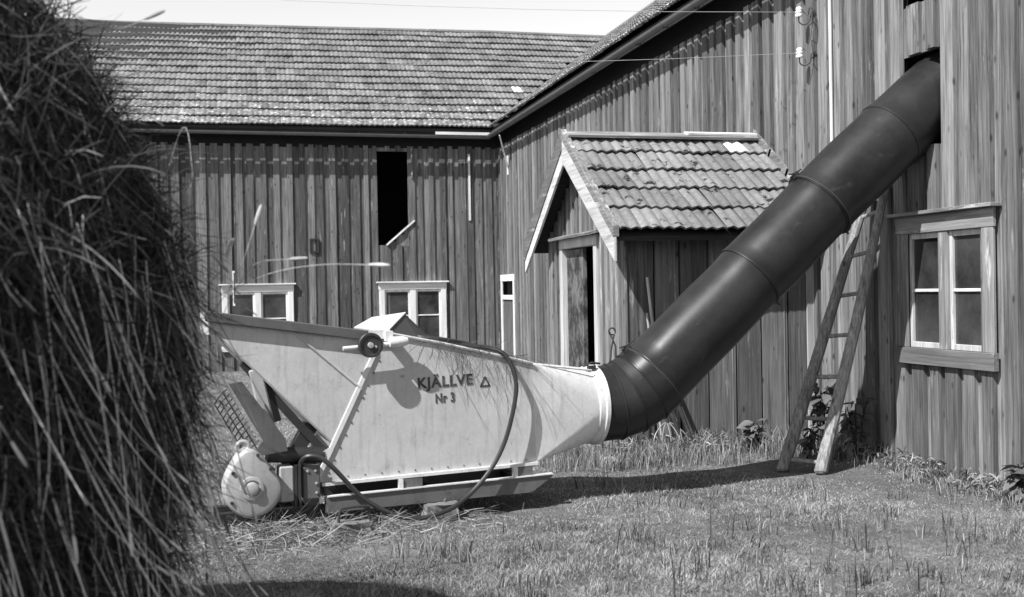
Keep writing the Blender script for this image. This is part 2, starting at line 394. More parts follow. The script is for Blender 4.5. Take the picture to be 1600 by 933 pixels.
def window(parent, plane, face, a0, a1, z0, z1, cas, casing_mat, rail_mat, pane_rows, cols=2, cw=.1, sash=.05, mull=.09, head=.13, sill=.1, capw=.05, rowz=None):
    """a window with casing, cap, sill, two sashes, glazing bars and panes, built in its wall plane"""
    wn = empty('window', ((face, (a0+a1)/2, z0) if plane == 'x' else ((a0+a1)/2, face, z0))); wn.parent = parent
    wn.matrix_parent_inverse = Matrix.Translation(-Vector(parent.location))
    def bx(name, mat, s, e, d0, d1, u, v, rot=(0, 0, 0)):
        if plane == 'x': o = MB().box(face-d1, face-d0, s, e, u, v)
        else: o = MB().box(s, e, face-d1, face-d0, u, v)
        o = o.build(name, M[mat], None, bevel=.003)
        o.parent = wn; o.matrix_parent_inverse = (Matrix.Translation(-Vector(wn.location)))
        return o
    bx('casing', casing_mat, a0, a0+cw, .028, .05, z0+sill, z1-head)
    bx('casing', casing_mat, a1-cw, a1, .028, .05, z0+sill, z1-head)
    bx('header', rail_mat, a0-.01, a1+.01, .028, .055, z1-head, z1)
    bx('drip_cap', rail_mat, a0-.05, a1+.05, -.01, .11, z1+.002, z1+.03)
    bx('sill', rail_mat if casing_mat != 'casing' else 'sill', a0-.02, a1+.02, .028, .075, z0, z0+sill)
    m = (a0+a1)/2
    bx('mullion', casing_mat, m-mull/2, m+mull/2, .0, .045, z0+sill, z1-head)
    for s, e in ((a0+cw, m-mull/2), (m+mull/2, a1-cw)):
        u, v = z0+sill, z1-head
        for (p, q, r_, t_) in ((s, s+sash*.7, u, v), (e-sash*.7, e, u, v), (s+sash*.7, e-sash*.7, u, u+sash), (s+sash*.7, e-sash*.7, v-sash, v)):
            bx('sash', 'frame_wood' if plane == 'x' else 'white_wood', p, q, -.012, .022, r_, t_)
        zz = [u+sash]+list(rowz or [u+(v-u)*k/pane_rows for k in range(1, pane_rows)])+[v-sash]
        for z in zz[1:-1]: bx('glazing_bar', 'white_wood', s+sash*.7, e-sash*.7, -.008, .016, z-.012, z+.012)
        for k in range(len(zz)-1):
            p = bx('pane', 'glass', s+sash*.7, e-sash*.7, -.006, -.001, zz[k]+(.012 if k else 0), zz[k+1]-(.012 if k < len(zz)-2 else 0))
            p.rotation_euler = (0, 0, 0)
    return wn

# ================================================================== BARN WING B (right, its wall recedes to the corner)
XB, YA = 5.3, 21.75
EB, ZE = 5.03, 4.80            # eave line of the right wing
RB = (8.98, 7.70)              # its ridge X, Z
EA = 21.47; RA = (25.5, 7.70)
barnB = empty('barn_wing', (XB, 12, 0), label='right barn wing with four-pane window and the hole the duct enters', cat='barn')
opB = [(6.79, 7.79, .93, 1.97), (7.21, 7.86, 2.58, 3.33), (7.46, 7.84, 3.73, 4.35), (20.62, 21.68, -.1, 1.78)]
panel_wall(barnB, 'x', XB, 2.0, YA-.02, -.05, 4.46, opB, 'board', .225, .13, .035, anchors=(7.21, 7.86, 6.79))
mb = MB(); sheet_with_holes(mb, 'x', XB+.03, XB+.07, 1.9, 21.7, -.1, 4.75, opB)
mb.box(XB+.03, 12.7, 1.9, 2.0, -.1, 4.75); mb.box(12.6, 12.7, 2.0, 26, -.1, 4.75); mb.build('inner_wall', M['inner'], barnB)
# inner wall added against light leaks, coloured near-black so openings read deep
alB = math.atan2(RB[1]-ZE, RB[0]-EB); frB = roof_frame('-x', alB); LB = math.hypot(RB[1]-ZE, RB[0]-EB)
mb = MB()
mb.prism([(EB+.04, ZE-.03), (RB[0], RB[1]-.06), (RB[0]*2-EB, ZE-.03), (RB[0]*2-EB, ZE-.09), (RB[0], RB[1]-.13), (EB+.04, ZE-.09)], 1.5, 26.2, 1)
mb.build('roof_deck', M['dark_wood'], barnB)
gauge = LB/15
tA = tile_mesh('tile', .205, gauge+.035, 'tile', amp=.010, lift=.048)
rows, joined = [], []
O = Vector((EB, 0, ZE))
for r in range(15):
    y = 1.6+ (r % 2)*0.0
    while y < 25.6:
        p = O+frB[1]*(r*gauge)+Vector((0, y+.1, 0)); y += .2
        if p.y > EA and (p.x-EB) < (p.y-EA)-.1: continue
        (rows if (r == 0 and p.y > 9.2 and p.y < 21.6) else joined).append(p)
for p in rows: place_tile(tA, barnB, p, frB)
joined_tiles('tile', barnB, joined, frB, .205, gauge+.035, 'tile', amp=.010, lift=.048)
MB().tube([(RB[0], y, RB[1]+.015) for y in (1.6, 8, 16, 25.5)], .07, 8).build('ridge_cap', M['tile'], barnB, smooth=True)
# eave: fascia, gutter, rafters
board('eave_board', barnB, 'dark_wood', EB+.06, EB+.085, 1.6, EA+.05, ZE-.17, ZE-.075)
def gutter(mb, a, b, r=.058, n=9):
    a, b = Vector(a), Vector(b); d = (b-a).normalized(); side = d.cross(Vector((0, 0, 1)))
    for (rr) in (r, r-.006):
        V = []
        for p in (a, b): V += [p+side*math.cos(math.pi+math.pi*k/(n-1))*rr+Vector((0, 0, 1))*math.sin(math.pi+math.pi*k/(n-1))*rr for k in range(n)]
        mb.add(V, [(k, k+1, n+k+1, n+k) for k in range(n-1)])
mb = MB(); gutter(mb, (EB-.035, 1.6, ZE-.125), (EB-.035, EA-.04, ZE-.16)); mb.build('gutter', M['gutter'], barnB, smooth=True)
for y in np.arange(2.2, 21, .9):
    MB().tube([(EB+.06, y, ZE-.09), (EB+.0, y, ZE-.20), (EB-.05, y, ZE-.21), (EB-.10, y, ZE-.13)], .007, 5).build('gutter_hook', M['iron'], barnB)
MB().beam((EB-.02, 20.55, ZE-.40+.13), (XB-.03, 20.9, ZE-.92), .05, .02, (1, 0, 0)).build('gutter_brace', M['white_wood'], barnB, label='white diagonal gutter brace')
MB().beam((XB-.05, 20.9, ZE-.62), (XB-.05, 20.9, ZE-1.0), .05, .02, (1, 0, 0)).build('gutter_brace', M['white_wood'], barnB)
# window, conduit, corner door
window(barnB, 'x', XB, 6.70, 7.87, .86, 2.04, 1, 'casing', 'casing_h', 2, cw=.13, sash=.045, mull=.11, head=.14, sill=.13)
MB().tube([(XB-.045, 8.85, 2.35), (XB-.045, 8.85, 4.5)], .014, 7).build('conduit', M['white_wood'], barnB, label='pale conduit pipe running up the wall')
# corner door, far end
dr = MB(); dr.box(XB-.045, XB-.02, 20.60, 20.70, -.05, 1.80); dr.box(XB-.045, XB-.02, 21.60, 21.70, -.05, 1.80); dr.box(XB-.047, XB-.02, 20.58, 21.71, 1.70, 1.83); dr.box(XB-.045, XB-.0, 20.70, 21.60, 1.33, 1.42)
dr = dr.build('door_frame', M['white_wood'], barnB)
for k in range(3): MB().box(XB-.02, XB-.012, 20.73+k*.3, 20.95+k*.3, 1.44, 1.68).build('pane', M['glass'], dr)
for k in range(2): MB().box(XB-.03, XB-.012, 20.98+k*.3, 21.02+k*.3, 1.42, 1.70).build('glazing_bar', M['white_wood'], dr)
MB().box(XB-.015, XB+.02, 20.71, 21.59, -.05, 1.32).build('door', M['porch_board'], barnB)

# ================================================================== BARN WING A (left / far, faces the camera)
barnA = empty('barn_wing', (0, YA, 0), label='left barn wing with long tiled roof, tall dark hatch and two white windows', cat='barn')
opA = [(-.20, 1.02, .5, 1.62), (2.84, 4.02, .5, 1.62), (2.72, 3.45, 2.46, 4.34)]
panel_wall(barnA, 'y', YA, -8.0, XB-.02, -.05, 4.46, opA, 'board_far', .205, .115, .05, anchors=(2.72, 3.45))
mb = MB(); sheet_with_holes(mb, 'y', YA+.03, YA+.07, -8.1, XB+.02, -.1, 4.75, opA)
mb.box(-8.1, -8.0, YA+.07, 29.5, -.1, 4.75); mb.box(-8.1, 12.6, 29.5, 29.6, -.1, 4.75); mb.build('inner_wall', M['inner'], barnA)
alA = math.atan2(RA[1]-ZE, RA[0]-EA); frA = roof_frame('-y', alA); LA = math.hypot(RA[1]-ZE, RA[0]-EA); gA = LA/15
mb = MB(); mb.prism([(EA+.04, ZE-.03), (RA[0], RA[1]-.06), (RA[0]*2-EA, ZE-.03), (RA[0]*2-EA, ZE-.09), (RA[0], RA[1]-.13), (EA+.04, ZE-.09)], -8.4, 9.3, 0)
mb.build('roof_deck', M['dark_wood'], barnA)
tA2 = tile_mesh('tile', .205, gA+.035, 'tile', amp=.010, lift=.048); tAw = tile_mesh('tile', .205, gA+.035, 'tile_white', amp=.010, lift=.048)
nind = 0; joined = []
for r in range(15):
    x = -8.3
    while x < 9.3:
        sag = -.035*math.sin(math.pi*min(max((x+8)/13, 0), 1))*(1-r/15) + .006*math.sin(x*2.1+r) - .15*(r/15)*min(max((6-x)/9, 0), 1)
        p = Vector((x+.1, EA, ZE+sag))+frA[1]*(r*gA); x += .2
        if (p.x-EB) > (p.y-EA)+.15: continue
        vis = p.x > -2.0
        white = (r == 5 and abs(p.x-6.1+.1) < .1)
        if (vis and nind < 299) or white: place_tile(tAw if white else tA2, barnA, p, frA, j=1.8); nind += 1
        else: joined.append(p)
joined_tiles('tile', barnA, joined, frA, .205, gA+.035, 'tile', amp=.010, lift=.048)
MB().tube([(-8.4, RA[0], RA[1]-.13), (-3, RA[0], RA[1]-.13), (2, RA[0], RA[1]-.06), (6, RA[0], RA[1]+.01), (9.0, RA[0], RA[1]+.01)], .06, 8).build('ridge_cap', M['tile'], barnA, smooth=True)
board('eave_board', barnA, 'dark_wood', -8.3, EB, EA+.06, EA+.085, ZE-.17, ZE-.075)
mb = MB(); gutter(mb, (EB, EA-.035, ZE-.17), (-8.4, EA-.035, ZE-.135)); mb.build('gutter', M['gutter'], barnA, smooth=True)
board('gutter_board', barnA, 'white_wood_h', 3.9, 5.0, EA-.115, EA-.095, ZE-.16, ZE-.105, label='pale board along the gutter near the corner')
for x in np.arange(-7.5, 5, .9):
    MB().tube([(x, EA+.06, ZE-.09), (x, EA, ZE-.22), (x, EA-.05, ZE-.225), (x, EA-.10, ZE-.14)], .007, 5).build('gutter_hook', M['iron'], barnA)
for a in (-.28, 2.76): window(barnA, 'y', YA, a, a+1.36, .42, 1.70, 1, 'white_wood', 'white_wood_h', 2, cw=.11, sash=.05, mull=.12, head=.13, sill=.1)
# hatch: lower corner boarded diagonally with a pale strip on the cut edge
for k in range(3):
    x = 2.98+k*.155
    board('board', barnA, 'board_far', x, x+.15, YA-.002, YA+.02, 2.44, 2.54+k*.13)
MB().beam((2.93, YA-.02, 2.46), (3.50, YA-.02, 2.95), .03, .075, (0, -1, 0)).build('edge_strip', M['white_wood'], barnA, label='pale diagonal strip at the foot of the hatch')
MB().beam((3.46, YA-.04, 3.80), (3.46, YA-.04, 4.4), .06, .02, (1, 0, 0)).build('edge_strip', M['grey_wood'], barnA)
board('lath', barnA, 'white_wood', 4.62, 4.66, YA-.05, YA-.028, 2.95, 4.3, label='thin pale lath nailed upright near the corner')
vb = MB(); 
for (p, q, r_, t_) in ((1.41, 1.44, 2.32, 2.60), (1.56, 1.59, 2.32, 2.60), (1.44, 1.56, 2.57, 2.60), (1.44, 1.56, 2.32, 2.35)): vb.box(p, q, YA-.06, YA-.027, r_, t_)
vb = vb.build('vent', M['dark_wood'], barnA); MB().box(1.44, 1.56, YA-.034, YA-.029, 2.35, 2.57).build('grille', M['inner'], vb)

# ================================================================== PORCH
PX, PY0, PY1, PYR = 3.39, 9.25, 11.55, 10.40     # gable wall X, side walls, ridge Y
ZR, ZP = 3.035, 2.00                              # ridge and eave heights
VX = 3.20; EY = 8.93
porch = empty('porch', (4.3, 10.4, 0), label='small gabled entrance porch with wavy tiled roof, in the angle of the barn', cat='porch')
alP = math.atan2(ZR-ZP, PYR-EY); frP = roof_frame('-y', alP); LP_ = math.hypot(ZR-ZP, PYR-EY); gP = LP_/5
x = PX
ws = []
while x < XB-.05:
    wd = random.uniform(.24, .30); ws.append((x, min(x+wd, XB-.03))); x += wd
for i, (a, b) in enumerate(ws):
    board('board', porch, 'porch_board', a+.004, b-.014, PY0+random.uniform(0, .006), PY0+.026, -.05, 2.02, (0, random.uniform(-.003, .003), random.uniform(-.012, .012)))
    if i % 2: board('batten', porch, 'casing', b-.05, b-.042, PY0-.004, PY0+.004, -.05, 2.0)
board('corner_board', porch, 'barge_z', XB-.105, XB-.012, PY0-.03, PY0-.004, -.05, 2.2, label='pale upright board in the angle of porch and barn')
opP = [(9.97, 11.06, -.1, 1.95)]
def gable_top(y): return ZR-.10-abs(y-PYR)*math.tan(alP)
y = PY0
while y < PY1:
    for kd in (0, 1):
        s, e = (y-.01, y+.155) if kd == 0 else (y+.11, y+.19)
        f0, f1 = (PX, PX+.02) if kd == 0 else (PX-.024, PX-.002)
        e = min(e, PY1)
        for (u, v) in cut(-.05, gable_top((s+e)/2)-.02, s, e, opP): board('board', porch, 'casing' if y < 9.75 and kd else 'board', f0, f1, s, e, u, v)
    y += .15
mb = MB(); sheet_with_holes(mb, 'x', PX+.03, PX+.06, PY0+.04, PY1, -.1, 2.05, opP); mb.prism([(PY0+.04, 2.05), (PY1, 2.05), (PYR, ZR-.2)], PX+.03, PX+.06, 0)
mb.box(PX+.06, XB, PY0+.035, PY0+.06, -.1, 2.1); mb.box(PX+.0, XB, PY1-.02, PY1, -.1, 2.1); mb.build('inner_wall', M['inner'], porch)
# roof deck, both slopes
mb = MB(); mb.prism([(EY+.03, ZP-.04), (PYR, ZR-.05), (2*PYR-EY, ZP-.04), (2*PYR-EY, ZP-.08), (PYR, ZR-.11), (EY+.03, ZP-.08)], VX+.03, XB-.03, 0); mb.build('roof_deck', M['dark_wood'], porch)
tP = tile_mesh('tile', .21, gP+.04, 'tile_porch', amp=.012, lift=.032, th=.018); tPw = tile_mesh('tile', .21, gP+.04, 'tile_white', amp=.012, lift=.032, th=.018)
tP_far = []
for r in range(5):
    for k in range(10):
        xx = VX+.13+k*.2035
        p = Vector((xx, EY, ZP+.006*math.sin(k*1.3+r)))+frP[1]*(r*gP)
        wt = (r == 4 and k == 8)
        o = place_tile(tPw if wt else tP, porch, p, frP, j=2.0)
        if wt: o['label'] = 'bright white replacement tile'
fr2 = roof_frame('+y', alP)
joined_tiles('tile', porch, [Vector((VX+.13+k*.2035, 2*PYR-EY, ZP))+fr2[1]*(r*gP) for r in range(5) for k in range(10)], fr2, .21, gP+.04, 'tile_porch', amp=.012, lift=.032)
MB().beam((VX-.01, PYR-.07, ZR+.012), (XB-.03, PYR-.07, ZR+.012), .19, .03, (0, -.35, 1)).build('ridge_board', M['lichen_cap'], porch, bevel=.004)
MB().beam((VX-.01, PYR+.08, ZR+.002), (XB-.03, PYR+.08, ZR+.002), .19, .03, (0, .45, 1)).build('ridge_board', M['lichen_cap'], porch, bevel=.004)
MB().beam((XB-.82, PYR-.06, ZR+.042), (XB-.04, PYR-.06, ZR+.042), .12, .025, (0, -.25, 1)).build('ridge_board', M['white_wood_h'], porch, bevel=.003, label='short pale board on the ridge')
# verge: mossy board on the edge and pale bargeboards
def pt(y, dz): return (VX, y, ZR-abs(y-PYR)*math.tan(alP)+dz)
for sgn, yend in ((-1, 8.90), (1, 11.9)):
    a_, b_, c_ = (.07, -.028, -.26) if sgn < 0 else (.07, -.15, -.30)
    sl_ = ZR-abs(yend-PYR)*math.tan(alP)
    mb = MB(); mb.prism([(PYR, ZR+b_-.002), (yend, sl_+b_-.002), (yend, sl_+c_+.02), (PYR, ZR+c_)], VX-.03, VX-.005, 0); mb.build('bargeboard', M['barge'], porch, bevel=.003)
    mb = MB(); mb.prism([(PYR, ZR+a_), (yend, sl_+a_), (yend, sl_+b_), (PYR, ZR+b_)], VX-.04, VX+.02, 0); mb.build('verge_board', M['grey_wood' if sgn < 0 else 'sill'], porch, bevel=.004)
# stepped flashing boards where porch roof meets the barn wall
for k in range(4):
    a = Vector((XB-.045, EY+.05, ZP+.11))+Vector(frP[1])*(k*.42); b = a+Vector(frP[1])*.46
    MB().beam(a, b, .018, .09, (0, -math.sin(alP), math.cos(alP))).build('flashing_board', M['grey_wood'], porch)
# door: frame, cap, leaf swung inwards
fr_ = MB(); fr_.box(PX-.05, PX+.05, 9.90, 9.985, -.05, 1.93); fr_.box(PX-.05, PX+.05, 11.03, 11.115, -.05, 1.93); fr_.box(PX-.052, PX+.05, 9.895, 11.12, 1.93, 2.03)
fr_.build('door_frame', M['frame_wood'], porch, bevel=.004)
MB().beam((PX-.07, 9.84, 2.05), (PX-.07, 11.25, 2.05), .13, .025, (-.25, 0, 1)).build('door_cap', M['grey_wood'], porch)
ang = 0.0
dl = Matrix.Translation((PX+.03, 11.03, 0)) @ Matrix.Rotation(ang, 4, 'Z')
leaf = MB().box(-.02, .02, -.54, 0, .0, 1.92); leaf.V = [dl @ v for v in leaf.V]; lf = leaf.build('door', M['peel'], porch, label='closed left door leaf with peeling paint')
hd = MB().tube([(-.02, -.48, 1.0), (-.06, -.48, 1.0), (-.06, -.40, 1.0)], .01, 6); hd.V = [dl @ v for v in hd.V]; hd.build('handle', M['iron'], lf)
for yy in (10.25, ):
    pass

# ================================================================== DUCT PIPE
duct = empty('duct_pipe', (2.54, 7.55, .38), label='fat dark metal duct pipe climbing from the blower into the barn wall', cat='duct pipe')
A0 = Vector((2.545, 7.556, .66)); R_ = .578; phi = math.radians(42.7); yaw = math.radians(0)
def arc(th): return A0+Vector((R_*math.sin(th), -.0*th, R_*(1-math.cos(th))))
A1 = arc(phi); END = Vector((5.95, 7.60, 0)); END.z = A1.z+(END.x-A1.x)*math.tan(phi)-.05
def ring(c, d, r, n=40, oval=1.):
    d = d.normalized(); side = Vector((0, 1, 0)); side = (side-d*side.dot(d)).normalized(); u_ = d.cross(side)
    return [c+(side*math.cos(2*math.pi*k/n)+u_*math.sin(2*math.pi*k/n)*oval)*r for k in range(n)]
def shell(rings):
    n = len(rings[0]); V = [v for r in rings for v in r]
    return MB().add(V, [(i*n+k, i*n+(k+1) % n, (i+1)*n+(k+1) % n, (i+1)*n+k) for i in range(len(rings)-1) for k in range(n)])
gores = 5; re = .275
ths = [0, phi*.10, phi*.35, phi*.6, phi*.85, phi]
prev_d = Vector((1, 0, 0))
P = [A0-Vector((.06, 0, 0))]+[arc(t) for t in ths[1:]]
P = [A0-Vector((.06, 0, 0)), arc(phi*.27), arc(phi*.55), arc(phi*.84), arc(phi)+Vector((math.cos(phi), 0, math.sin(phi)))*.06]
dirs = [(P[i+1]-P[i]).normalized() for i in range(4)]
mit = [Vector((1, 0, 0))]+[(dirs[i]+dirs[i+1]).normalized() for i in range(3)]+[Vector((math.cos(phi), 0, math.sin(phi)))]
for i in range(4):
    a, b = P[i], P[i+1]; ra = re+.004*i
    def mring(c, nrm, d, r):      # section of the straight gore by the mitre plane
        base = ring(c, d, r, 72); out = []
        for v in base: t = -(v-c).dot(nrm)/d.dot(nrm); out.append(v+d*t)
        return out
    d = dirs[i]
    rr = [mring(a-d*.004, mit[i], d, ra+.001), mring(a, mit[i], d, ra+.005), mring(a+d*.010, mit[i], d, ra+.005), mring(a+d*.014, mit[i], d, ra), mring(b+d*.006, mit[i+1], d, ra+.001)]
    eo = shell(rr).build('elbow_segment', M['pipe'], duct, smooth=True); eo.data.set_sharp_from_angle(angle=math.radians(7.5))
dS = Vector((math.cos(phi), 0, math.sin(phi))); tot = (END-A1).length; dS = (END-A1).normalized()
cuts = [0.05, (3.785-A1.x)/dS.x, (4.382-A1.x)/dS.x, (5.02-A1.x)/dS.x, tot]
rad = [.276, .280, .284, .286]
bend = [Vector((0, 0, 0)), Vector((0, 0, .0)), Vector((0, 0, .0)), Vector((0, 0, -.025)), Vector((0, 0, -.13))]
for i in range(4):
    a = A1+dS*cuts[i]+bend[i]; b = A1+dS*cuts[i+1]+bend[i+1]; d = (b-a).normalized(); L = (b-a).length
    rr = []
    prof = [(-.02, .0), (-.018, .004), (.0, .005), (.010, .001)]+[(L*k/8, 0) for k in range(1, 9)]+[(L+.02, -.002)]
    for (h, dr_) in prof:
        rgs = ring(a+d*h, d, rad[i]+dr_)
        if .02 < h < L-.02:
            rgs = [v+(v-(a+d*h)).normalized()*noise.noise(v*2.2+Vector((i*5, 0, 0)))*.012 for v in rgs]
        rr.append(rgs)
    shell(rr).build('pipe_section', M['pipe'], duct, smooth=True)
def torus_pts(c, d, r, n=40): return ring(c, d, r, n)+[ring(c, d, r, n)[0]]
for (k, h) in ((0, .06), (2, 0)):
    c = A1+dS*(cuts[k])+bend[k]
    MB().tube(torus_pts(c+dS*(h*0), dS, rad[k]+.010), .008, 6, False).build('clamp_ring', M['iron'], duct, smooth=True)
    lug = c+Vector((-math.sin(phi), 0, math.cos(phi)))*(rad[k]+.025)
    lg = MB(); lg.box(-.035, .035, -.015, .015, -.018, .012); lg.V = [lug+Matrix.Rotation(-phi, 3, 'Y') @ v for v in lg.V]; lg.tube([lug+Vector((-.06, -.03, 0)), lug+Vector((.02, 0, .02)), lug+Vector((.07, .02, .05))], .006, 5)
    lg.build('clamp_lug', M['iron'], duct)
for k in range(4):
    c = A1+dS*cuts[k]+bend[k]; mb = MB()
    pr = c+dS*.01+Vector((math.sin(phi), -.15, -math.cos(phi)))*rad[k]
    MB().lathe(pr, (math.sin(phi), 0, -math.cos(phi)), [(0, .014), (.012, .014), (.012, .008), (.035, .008), (.035, .001)], 6).build('bolt', M['iron'], duct)

# ================================================================== HAY BLOWER
blower = empty('hay_blower', (1.953, 7.19, 0), math.radians(6.3), label='pale painted farm hay blower with slanted feed hopper, black stencilled lettering and skid beams', cat='hay blower')
def mp(name, mb, mat, parent=blower, **k): return mb.build(name, M[mat], parent, world=False, **k)
T = .006; W_ = .60
seam = lambda z: -1.035-.462*(1.24-z)/.94
body = [(-1.035, 1.24), (-.64, 1.155), (-.146, 1.035), (.0, .995), (.018, .323), (seam(.30), .300)]
for nm, v in (('side_panel', 0.), ('side_panel', W_-T)):
    mb = MB(); mb.prism(body, v, v+T, 1); mp(nm, mb, 'paint')
mb = MB()
for (a, b) in ((0, 1), (1, 2), (2, 3)):
    (u0_, z0_), (u1_, z1_) = body[a], body[b]
    if a == 0: u0_, z0_ = -.86, 1.203
    mb.add([(u0_, -.004, z0_), (u1_, -.004, z1_), (u1_, W_+.004, z1_), (u0_, W_+.004, z0_), (u0_, -.004, z0_+.006), (u1_, -.004, z1_+.006), (u1_, W_+.004, z1_+.006), (u0_, W_+.004, z0_+.006)],
           [(0, 3, 2, 1), (4, 5, 6, 7), (0, 1, 5, 4), (1, 2, 6, 5), (2, 3, 7, 6), (3, 0, 4, 7)])
mp('top_panel', mb, 'paint_bright')
mb = MB(); mb.box(seam(.3), .018, T, W_-T, .295, .305); mp('floor_panel', mb, 'paint_dark')
# top edge angle irons with bolts
mb = MB(); e = [(-1.0, 1.236), (-.64, 1.160), (-.146, 1.040), (.0, 1.0), (.50, .948)]
mb.tube([(u_, -.008, z_) for u_, z_ in e[:4]], .011, 6); mp('edge_bead', mb, 'paint', smooth=True)
mb = MB(); mb.tube([(.02, .02, .99), (.5, .12, .925)], .007, 6); mp('edge_bead', mb, 'paint_bright')
# hopper
hz = .545
hop = [(-2.14, 1.402), (-1.035, 1.24), (seam(hz), hz), (-2.085, 1.262), (-2.14, 1.343)]
for v in (0., W_-T+.0): mb = MB(); mb.prism(hop, v-.003, v+T-.003, 1); mp('hopper_side', mb, 'paint')
mb = MB(); d_ = Vector((seam(hz)+2.085, 0, hz-1.262)).normalized(); nn = Vector((-d_.z, 0, d_.x))
a, b = Vector((-2.085, 0, 1.262)), Vector((seam(hz), 0, hz))
V = [p+q+Vector((0, v, 0)) for p in (a, b) for q in (Vector(), nn*-.008) for v in (T, W_-T)]
mb.add(V, [(0, 1, 3, 2), (4, 6, 7, 5), (0, 4, 5, 1), (2, 3, 7, 6), (0, 2, 6, 4), (1, 5, 7, 3)]); mp('hopper_floor', mb, 'paint')
mb = MB(); mb.box(-2.14, -2.134, T, W_-T, 1.262, 1.402); mp('hopper_end', mb, 'paint')
for v in (-.045, W_+.003):
    mb = MB(); mb.add([(u_, v+q, z_+r_) for (u_, z_) in ((-2.16, 1.412), (-1.15, 1.262)) for q in (0, .04) for r_ in (-.065, .0)], [(0, 1, 3, 2), (4, 6, 7, 5), (0, 4, 5, 1), (2, 3, 7, 6), (0, 2, 6, 4), (1, 5, 7, 3)])
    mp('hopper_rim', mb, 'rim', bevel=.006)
mb = MB(); mb.tube([(-1.66, -.008, 1.30), (-1.19, -.008, .885)], .008, 6); mp('rib', mb, 'paint', smooth=True)
# seam angle iron (bright) with rivets
mb = MB(); a, b = Vector((seam(1.12), -.006, 1.12)), Vector((seam(.30), -.006, .30)); mb.beam(a, b, .034, .012, (0, -1, 0)); mp('seam_strip', mb, 'paint_bright', bevel=.004)
mb = MB(); mb.prism([(seam(.52)-.015, .52), (seam(.50)-.075, .482), (seam(.46)-.06, .47), (seam(.43)-.015, .43)], -.012, -.004, 1); mp('seam_tab', mb, 'paint_bright')
mb = MB()
for k in range(10): z = .36+k*.078; mb.lathe((seam(z)+.055, -.001, z), (0, -1, 0), [(0, .007), (.004, .005), (.005, .001)], 8)
for k in range(13): u_ = -1.40+k*.112; mb.lathe((u_, -.001, .325+.02*(u_+1.4)/1.4), (0, -1, 0), [(0, .006), (.003, .005), (.004, .001)], 8)
mp('rivet', mb, 'paint_dark', kind='stuff')
# bottom flange, skid beams
mb = MB(); mb.add([(u_, v, z_+r_) for (u_, z_) in ((-1.46, .292), (.02, .322)) for v in (-.03, 0) for r_ in (-.014, .006)], [(0, 1, 3, 2), (4, 6, 7, 5), (0, 4, 5, 1), (2, 3, 7, 6), (0, 2, 6, 4), (1, 5, 7, 3)]); mp('bottom_flange', mb, 'paint_bright')
for v in (-.03, W_-.05):
    mb = MB(); mb.prism([(-1.44, .205), (.125, .235), (.125, .222), (-.03, .125), (-1.44, .108)], v, v+.045, 1); sk_ = mp('skid_beam', mb, 'paint_dark')
    mb = MB(); mb.add([(u_, v+q, z_+r_) for (u_, z_) in ((-1.43, .207), (.125, .237)) for q in (-.012, .03) for r_ in (0, .008)], [(0, 1, 3, 2), (4, 6, 7, 5), (0, 4, 5, 1), (2, 3, 7, 6), (0, 2, 6, 4), (1, 5, 7, 3)]); mb.build('skid_edge', M['paint_bright'], sk_, world=False)
    for (u0_, u1_, zz) in ((-.93, -.80, .213), (-.13, -.02, .232)):
        mb = MB(); mb.box(u0_, u1_, v+.002, v+.04, zz+.004, zz+.072); mp('skid_bracket', mb, 'paint_dark')
        mb = MB(); mb.box(u0_-.03, u0_-.002, v-.008, v+.035, zz+.003, zz+.072); mp('skid_bracket', mb, 'paint_bright')
for u_ in (-1.35, -.7, -.05): mb = MB(); mb.box(u_, u_+.06, .02, W_-.05, .14, .19); mp('cross_member', mb, 'iron')
# rectangular to round transition and outlet ring
cu, cv, cz, cr = .52, .30, .66, .272
n = 64; rect = {0: (.005, W_, .995), 1: (.0, 0., .995), 2: (.018, 0., .323), 3: (.018, W_, .323)}
V = []; circ = []; rec = []
for k in range(n):
    th = 2*math.pi*(k+.5)/n; circ.append(Vector((cu, cv+cr*math.cos(th), cz+cr*math.sin(th)))); q = int(th/(math.pi/2)); rec.append(Vector(rect[q]))
V = []; mb = MB(); NR = 12
for j_ in range(NR+1): V += [rec[k].lerp(circ[k], j_/NR) for k in range(n)]
Fc = [(j_*n+k, (j_+1)*n+k, (j_+1)*n+(k+1) % n, j_*n+(k+1) % n) for j_ in range(NR) for k in range(n)]
Fc = [f if (V[f[0]]-V[f[3]]).length > 1e-5 else (f[0], f[1], f[2]) for f in Fc]
mb.add(V, Fc); bm_o = mp('transition_cone', mb, 'paint_bright', smooth=True)
mb = MB(); mb.lathe((cu, cv, cz), (1, 0, 0), [(-.01, .272), (0, .274), (.006, .281), (.045, .281), (.052, .291), (.078, .291), (.084, .274)], 40); mp('outlet_ring', mb, 'paint_bright', smooth=True)
mb = MB(); mb.box(.50, .56, .17, .2, .925, .955); mb.tube([(.46, .17, .95), (.53, .18, .975), (.6, .19, .965)], .008, 6); mp('latch', mb, 'iron')
